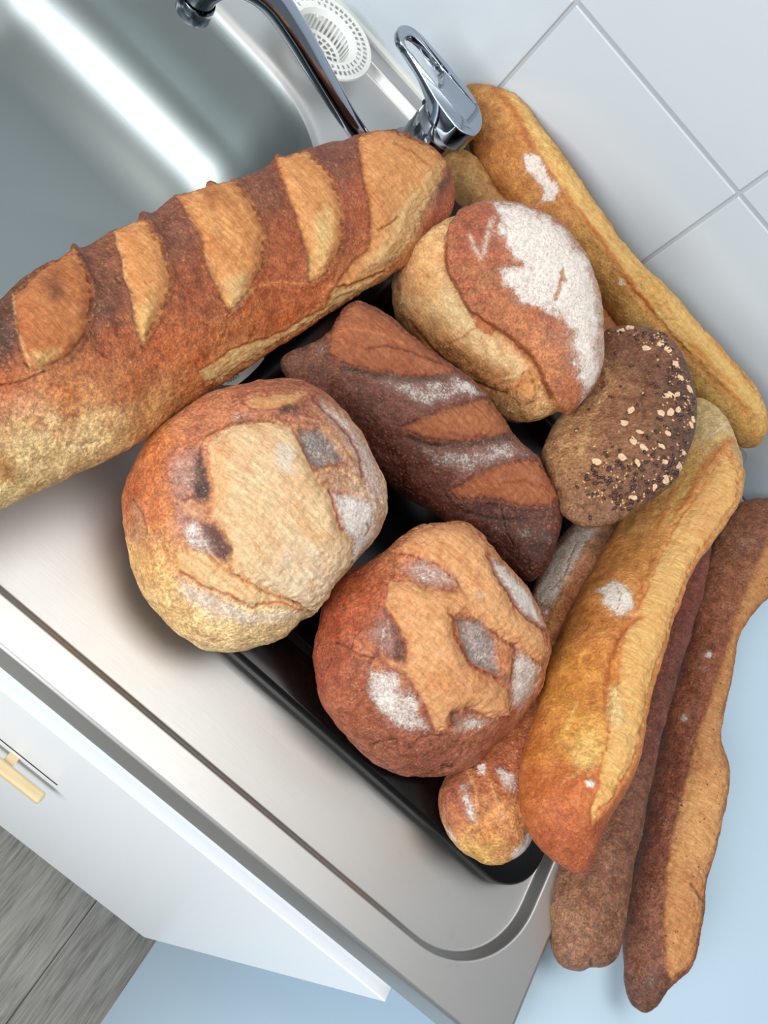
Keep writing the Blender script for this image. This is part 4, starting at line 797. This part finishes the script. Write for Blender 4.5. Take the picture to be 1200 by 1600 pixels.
# ---- shorter seeded baguette below the yellow one
b10 = bread('baguette', [(860, 1400), (858, 1440), (861, 1484), (878, 1510), (905, 1518), (925, 1512), (945, 1513), (964, 1497), (974, 1456), (984, 1390), (1003, 1300), (1023, 1200), (1048, 1100), (1076, 1005), (1099, 925), (1112, 862), (1100, 836), (1072, 846), (1040, 910), (1005, 1000), (965, 1110), (922, 1220), (885, 1320)],
    (4, 16), (.6, 3.2), .8, .8, -.75,
    [(900, 1420, 138, 94, 66), (940, 1380, 120, 74, 52), (910, 1480, 134, 92, 66), (950, 1480, 120, 78, 56), (970, 1300, 112, 66, 46), (1020, 1100, 112, 54, 40), (1080, 900, 118, 52, 36)],
    [('f', [(862, 1400), (890, 1395), (900, 1500), (870, 1505)], .3, 14), ('f', [(900, 1490), (960, 1480), (950, 1515), (905, 1516)], .32, 10), ('l', [(922, 1516), (925, 1500)], 2, (84, 50, 36), -.12, .7), ('c', [(878, 1488), (890, 1490), (888, 1502), (878, 1498)], (74, 46, 36), 4, .7)],
    'greyish brown seeded baguette under the broad yellow baguette, its end past the sink rim', M_RYE, 300, 160, wobble=.9, gain=1.15, floor2=(38.6, -2.95))

# ---- floury baguette below the round loaf
b11 = bread('baguette', [(693, 1222), (686, 1248), (690, 1278), (706, 1314), (735, 1341), (765, 1352), (797, 1346), (825, 1322), (842, 1280), (855, 1220), (872, 1150), (898, 1060), (930, 960), (960, 870), (975, 800), (962, 770), (930, 772), (895, 815), (862, 862), (832, 920), (805, 1000), (775, 1080), (735, 1160)],
    (5, 15), 3.1, .8, .85, .95,
    [(720, 1260, 176, 96, 58), (760, 1300, 200, 130, 66), (750, 1330, 206, 158, 84), (800, 1290, 196, 128, 78), (710, 1230, 160, 86, 60), (780, 1200, 168, 88, 54), (850, 1000, 186, 112, 60), (890, 880, 180, 120, 84), (920, 960, 176, 100, 54), (940, 830, 120, 76, 52)],
    [('f', [(716, 1225), (734, 1222), (745, 1290), (732, 1282), (718, 1260)], .8, 6), ('f', [(745, 1195), (765, 1190), (758, 1212), (748, 1210)], .95, 3), ('f', [(770, 1200), (810, 1205), (808, 1240), (785, 1232)], .72, 6), ('f', [(775, 1270), (792, 1268), (790, 1284), (778, 1284)], .7, 5), ('f', [(795, 1335), (832, 1290), (834, 1320), (812, 1346)], .95, 4), ('f', [(692, 1250), (700, 1290), (725, 1325), (740, 1346), (712, 1328), (690, 1290)], .7, 4), ('f', [(690, 1220), (720, 1290), (700, 1300)], .4, 10),
     ('l', [(730, 1200), (745, 1240), (740, 1280)], 2.5, (206, 168, 112), .03, .5), ('l', [(762, 1210), (775, 1245), (780, 1262)], 2.5, (206, 160, 100), .03, .5), ('l', [(778, 1335), (785, 1328), (790, 1330)], 4, (170, 90, 70), 0, .5),
     ('c', [(835, 930), (870, 850), (900, 820), (935, 825), (900, 880), (875, 930), (850, 960)], (206, 186, 166), 6, .6), ('f', [(830, 930), (868, 850), (900, 820), (935, 825), (905, 880), (878, 925), (852, 965)], .72, 8),
     ('l', [(926, 842), (890, 905), (862, 965), (846, 1010)], 3, (196, 140, 86), .05, .6), ('l', [(900, 850), (880, 900), (860, 920)], 1.2, (150, 104, 80), -.05, .5)],
    'flour-dusted orange baguette beneath the red-brown round loaf, its end in the tray corner', M_BREAD, 320, 180)

# ---- baguette hidden at the back
b12 = bread('baguette', [(692, 262), (698, 238), (720, 232), (745, 246), (775, 290), (820, 345), (875, 405), (930, 462), (968, 500), (978, 535), (958, 552), (925, 535), (880, 490), (820, 425), (765, 365), (712, 310)],
    (1, 9), (2.9, 2.9), .8, .85, .0,
    [(730, 290, 170, 126, 70), (715, 330, 150, 106, 60), (760, 330, 170, 120, 64), (940, 490, 184, 112, 62), (945, 530, 176, 116, 66)],
    [('f', [(705, 285), (740, 270), (750, 300), (720, 310)], .35, 8), ('l', [(708, 330), (730, 325), (752, 330)], 1.8, (206, 180, 130), .03, .5)],
    'golden baguette mostly hidden beneath the floury round loaf and the wall baguette', M_SMOOTH, 220, 140)

# ---- seeds and oat flakes on the brown loaf
def seeds_on(b):
    o, X, Nn, q, base = b
    q = np.stack([600 + FPX * (v := (X - np.array([0, 0, CAMH])) @ RC.T)[:, 0] / v[:, 2], 800 + FPX * v[:, 1] / v[:, 2]], 1)
    vis = (Nn * (-(X - np.array([0, 0, CAMH])))).sum(1) > 0
    org = np.array(o.location)
    r2 = np.random.default_rng(3)
    M_OAT = plain('oat flake', (212, 178, 142), .7); M_SEED = plain('dark linseed', (58, 38, 32), .35); M_SES = plain('pale sesame', (196, 158, 112), .6)
    def at(px, py, seedr=0):
        d = ((q - [px, py]) ** 2).sum(1) + np.where(vis, 0, 1e9); i = int(np.argmin(d)); return X[i] - org, Nn[i]
    def frame(nv):
        t = np.cross(nv, r2.normal(size=3)); t /= np.linalg.norm(t); return t, np.cross(nv, t)
    oats = [(970, 517), (984, 512), (1010, 545), (1032, 538), (1043, 546), (1000, 676), (1058, 617), (1060, 640), (1047, 645), (1043, 676), (1034, 697), (990, 690), (972, 714), (996, 723), (1039, 722), (1006, 701), (975, 661), (990, 777), (933, 722), (1048, 618), (1040, 620), (1033, 645), (1061, 730), (1056, 570), (1063, 590), (1083, 655), (1079, 664), (985, 642), (1023, 760), (1040, 750), (1067, 706), (1078, 610)]
    for (px, py) in oats:
        p, nv = at(px, py); t, s = frame(nv); L = r2.uniform(.0026, .0038); wd = L * r2.uniform(.5, .85)
        V = []; K = 9
        for lay, (h, sc_) in enumerate(((-.0002, 1.0), (.0007, .95), (.0010, .6))):
            for k in range(K):
                a = 2 * math.pi * k / K; rr = 1 + .14 * r2.normal(); V.append(p + nv * (h + .0003 * r2.normal()) + sc_ * rr * (t * L * math.cos(a) + s * wd * math.sin(a)))
        V.append(p + nv * .0007)
        F = [(l * K + k, l * K + (k + 1) % K, (l + 1) * K + (k + 1) % K, (l + 1) * K + k) for l in range(2) for k in range(K)] + [(2 * K + k, 2 * K + (k + 1) % K, 3 * K) for k in range(K)] + [tuple(range(K))[::-1]]
        mesh_obj('oat_flake', V, F, M_OAT, o, False)
    zone = [(948, 514), (975, 510), (1010, 512), (1040, 523), (1063, 545), (1079, 580), (1088, 622), (1088, 668), (1078, 704), (1062, 740), (1036, 768), (1008, 786), (980, 805), (930, 790), (900, 760), (930, 720), (960, 690), (1010, 690), (1030, 640), (1040, 590), (1020, 545), (985, 530), (950, 530)]
    edge = [(1030, 520), (1063, 545), (1080, 580), (1089, 622), (1089, 668), (1078, 704), (1062, 740), (1036, 768)]
    for nm, mt, cnt, (la, lb), md in (('linseeds', M_SEED, 260, (.0014, .0023), 0), ('sesame_seeds', M_SES, 150, (.0009, .0014), 1)):
        V = []; F = []; made = 0
        while made < cnt:
            px, py = r2.uniform(895, 1092), r2.uniform(508, 812); pt = np.array([[px, py]])
            sdv = sdpoly(pt, zone)[0]; de = sdline(pt, edge)[0]
            pr = (.16 if sdv < 0 else .035) + .9 * math.exp(-(de / 24) ** 2)
            if py > 700 and sdv < 0: pr += .18
            if r2.uniform() > pr or sdpoly(pt, [(872, 781), (905, 606), (950, 514), (1036, 521), (1087, 620), (1061, 740), (945, 820)])[0] > 3: continue
            p, nv = at(px, py); t, s = frame(nv); L = r2.uniform(la, lb); wd = L * .55; c0 = len(V); K = 6
            for h, sc_ in ((-.0003, .9), (wd * .45, .95), (wd * .95, .5)):
                for k in range(K):
                    a = 2 * math.pi * k / K; V.append(p + nv * h + sc_ * (t * L * math.cos(a) + s * wd * math.sin(a)))
            V.append(p + nv * wd * 1.1)
            F += [(c0 + l * K + k, c0 + l * K + (k + 1) % K, c0 + (l + 1) * K + (k + 1) % K, c0 + (l + 1) * K + k) for l in range(2) for k in range(K)] + [(c0 + 2 * K + k, c0 + 2 * K + (k + 1) % K, c0 + 3 * K) for k in range(K)]
            made += 1
        so = mesh_obj(nm, V, F, mt, o, True); so['kind'] = 'stuff'
seeds_on(b5)
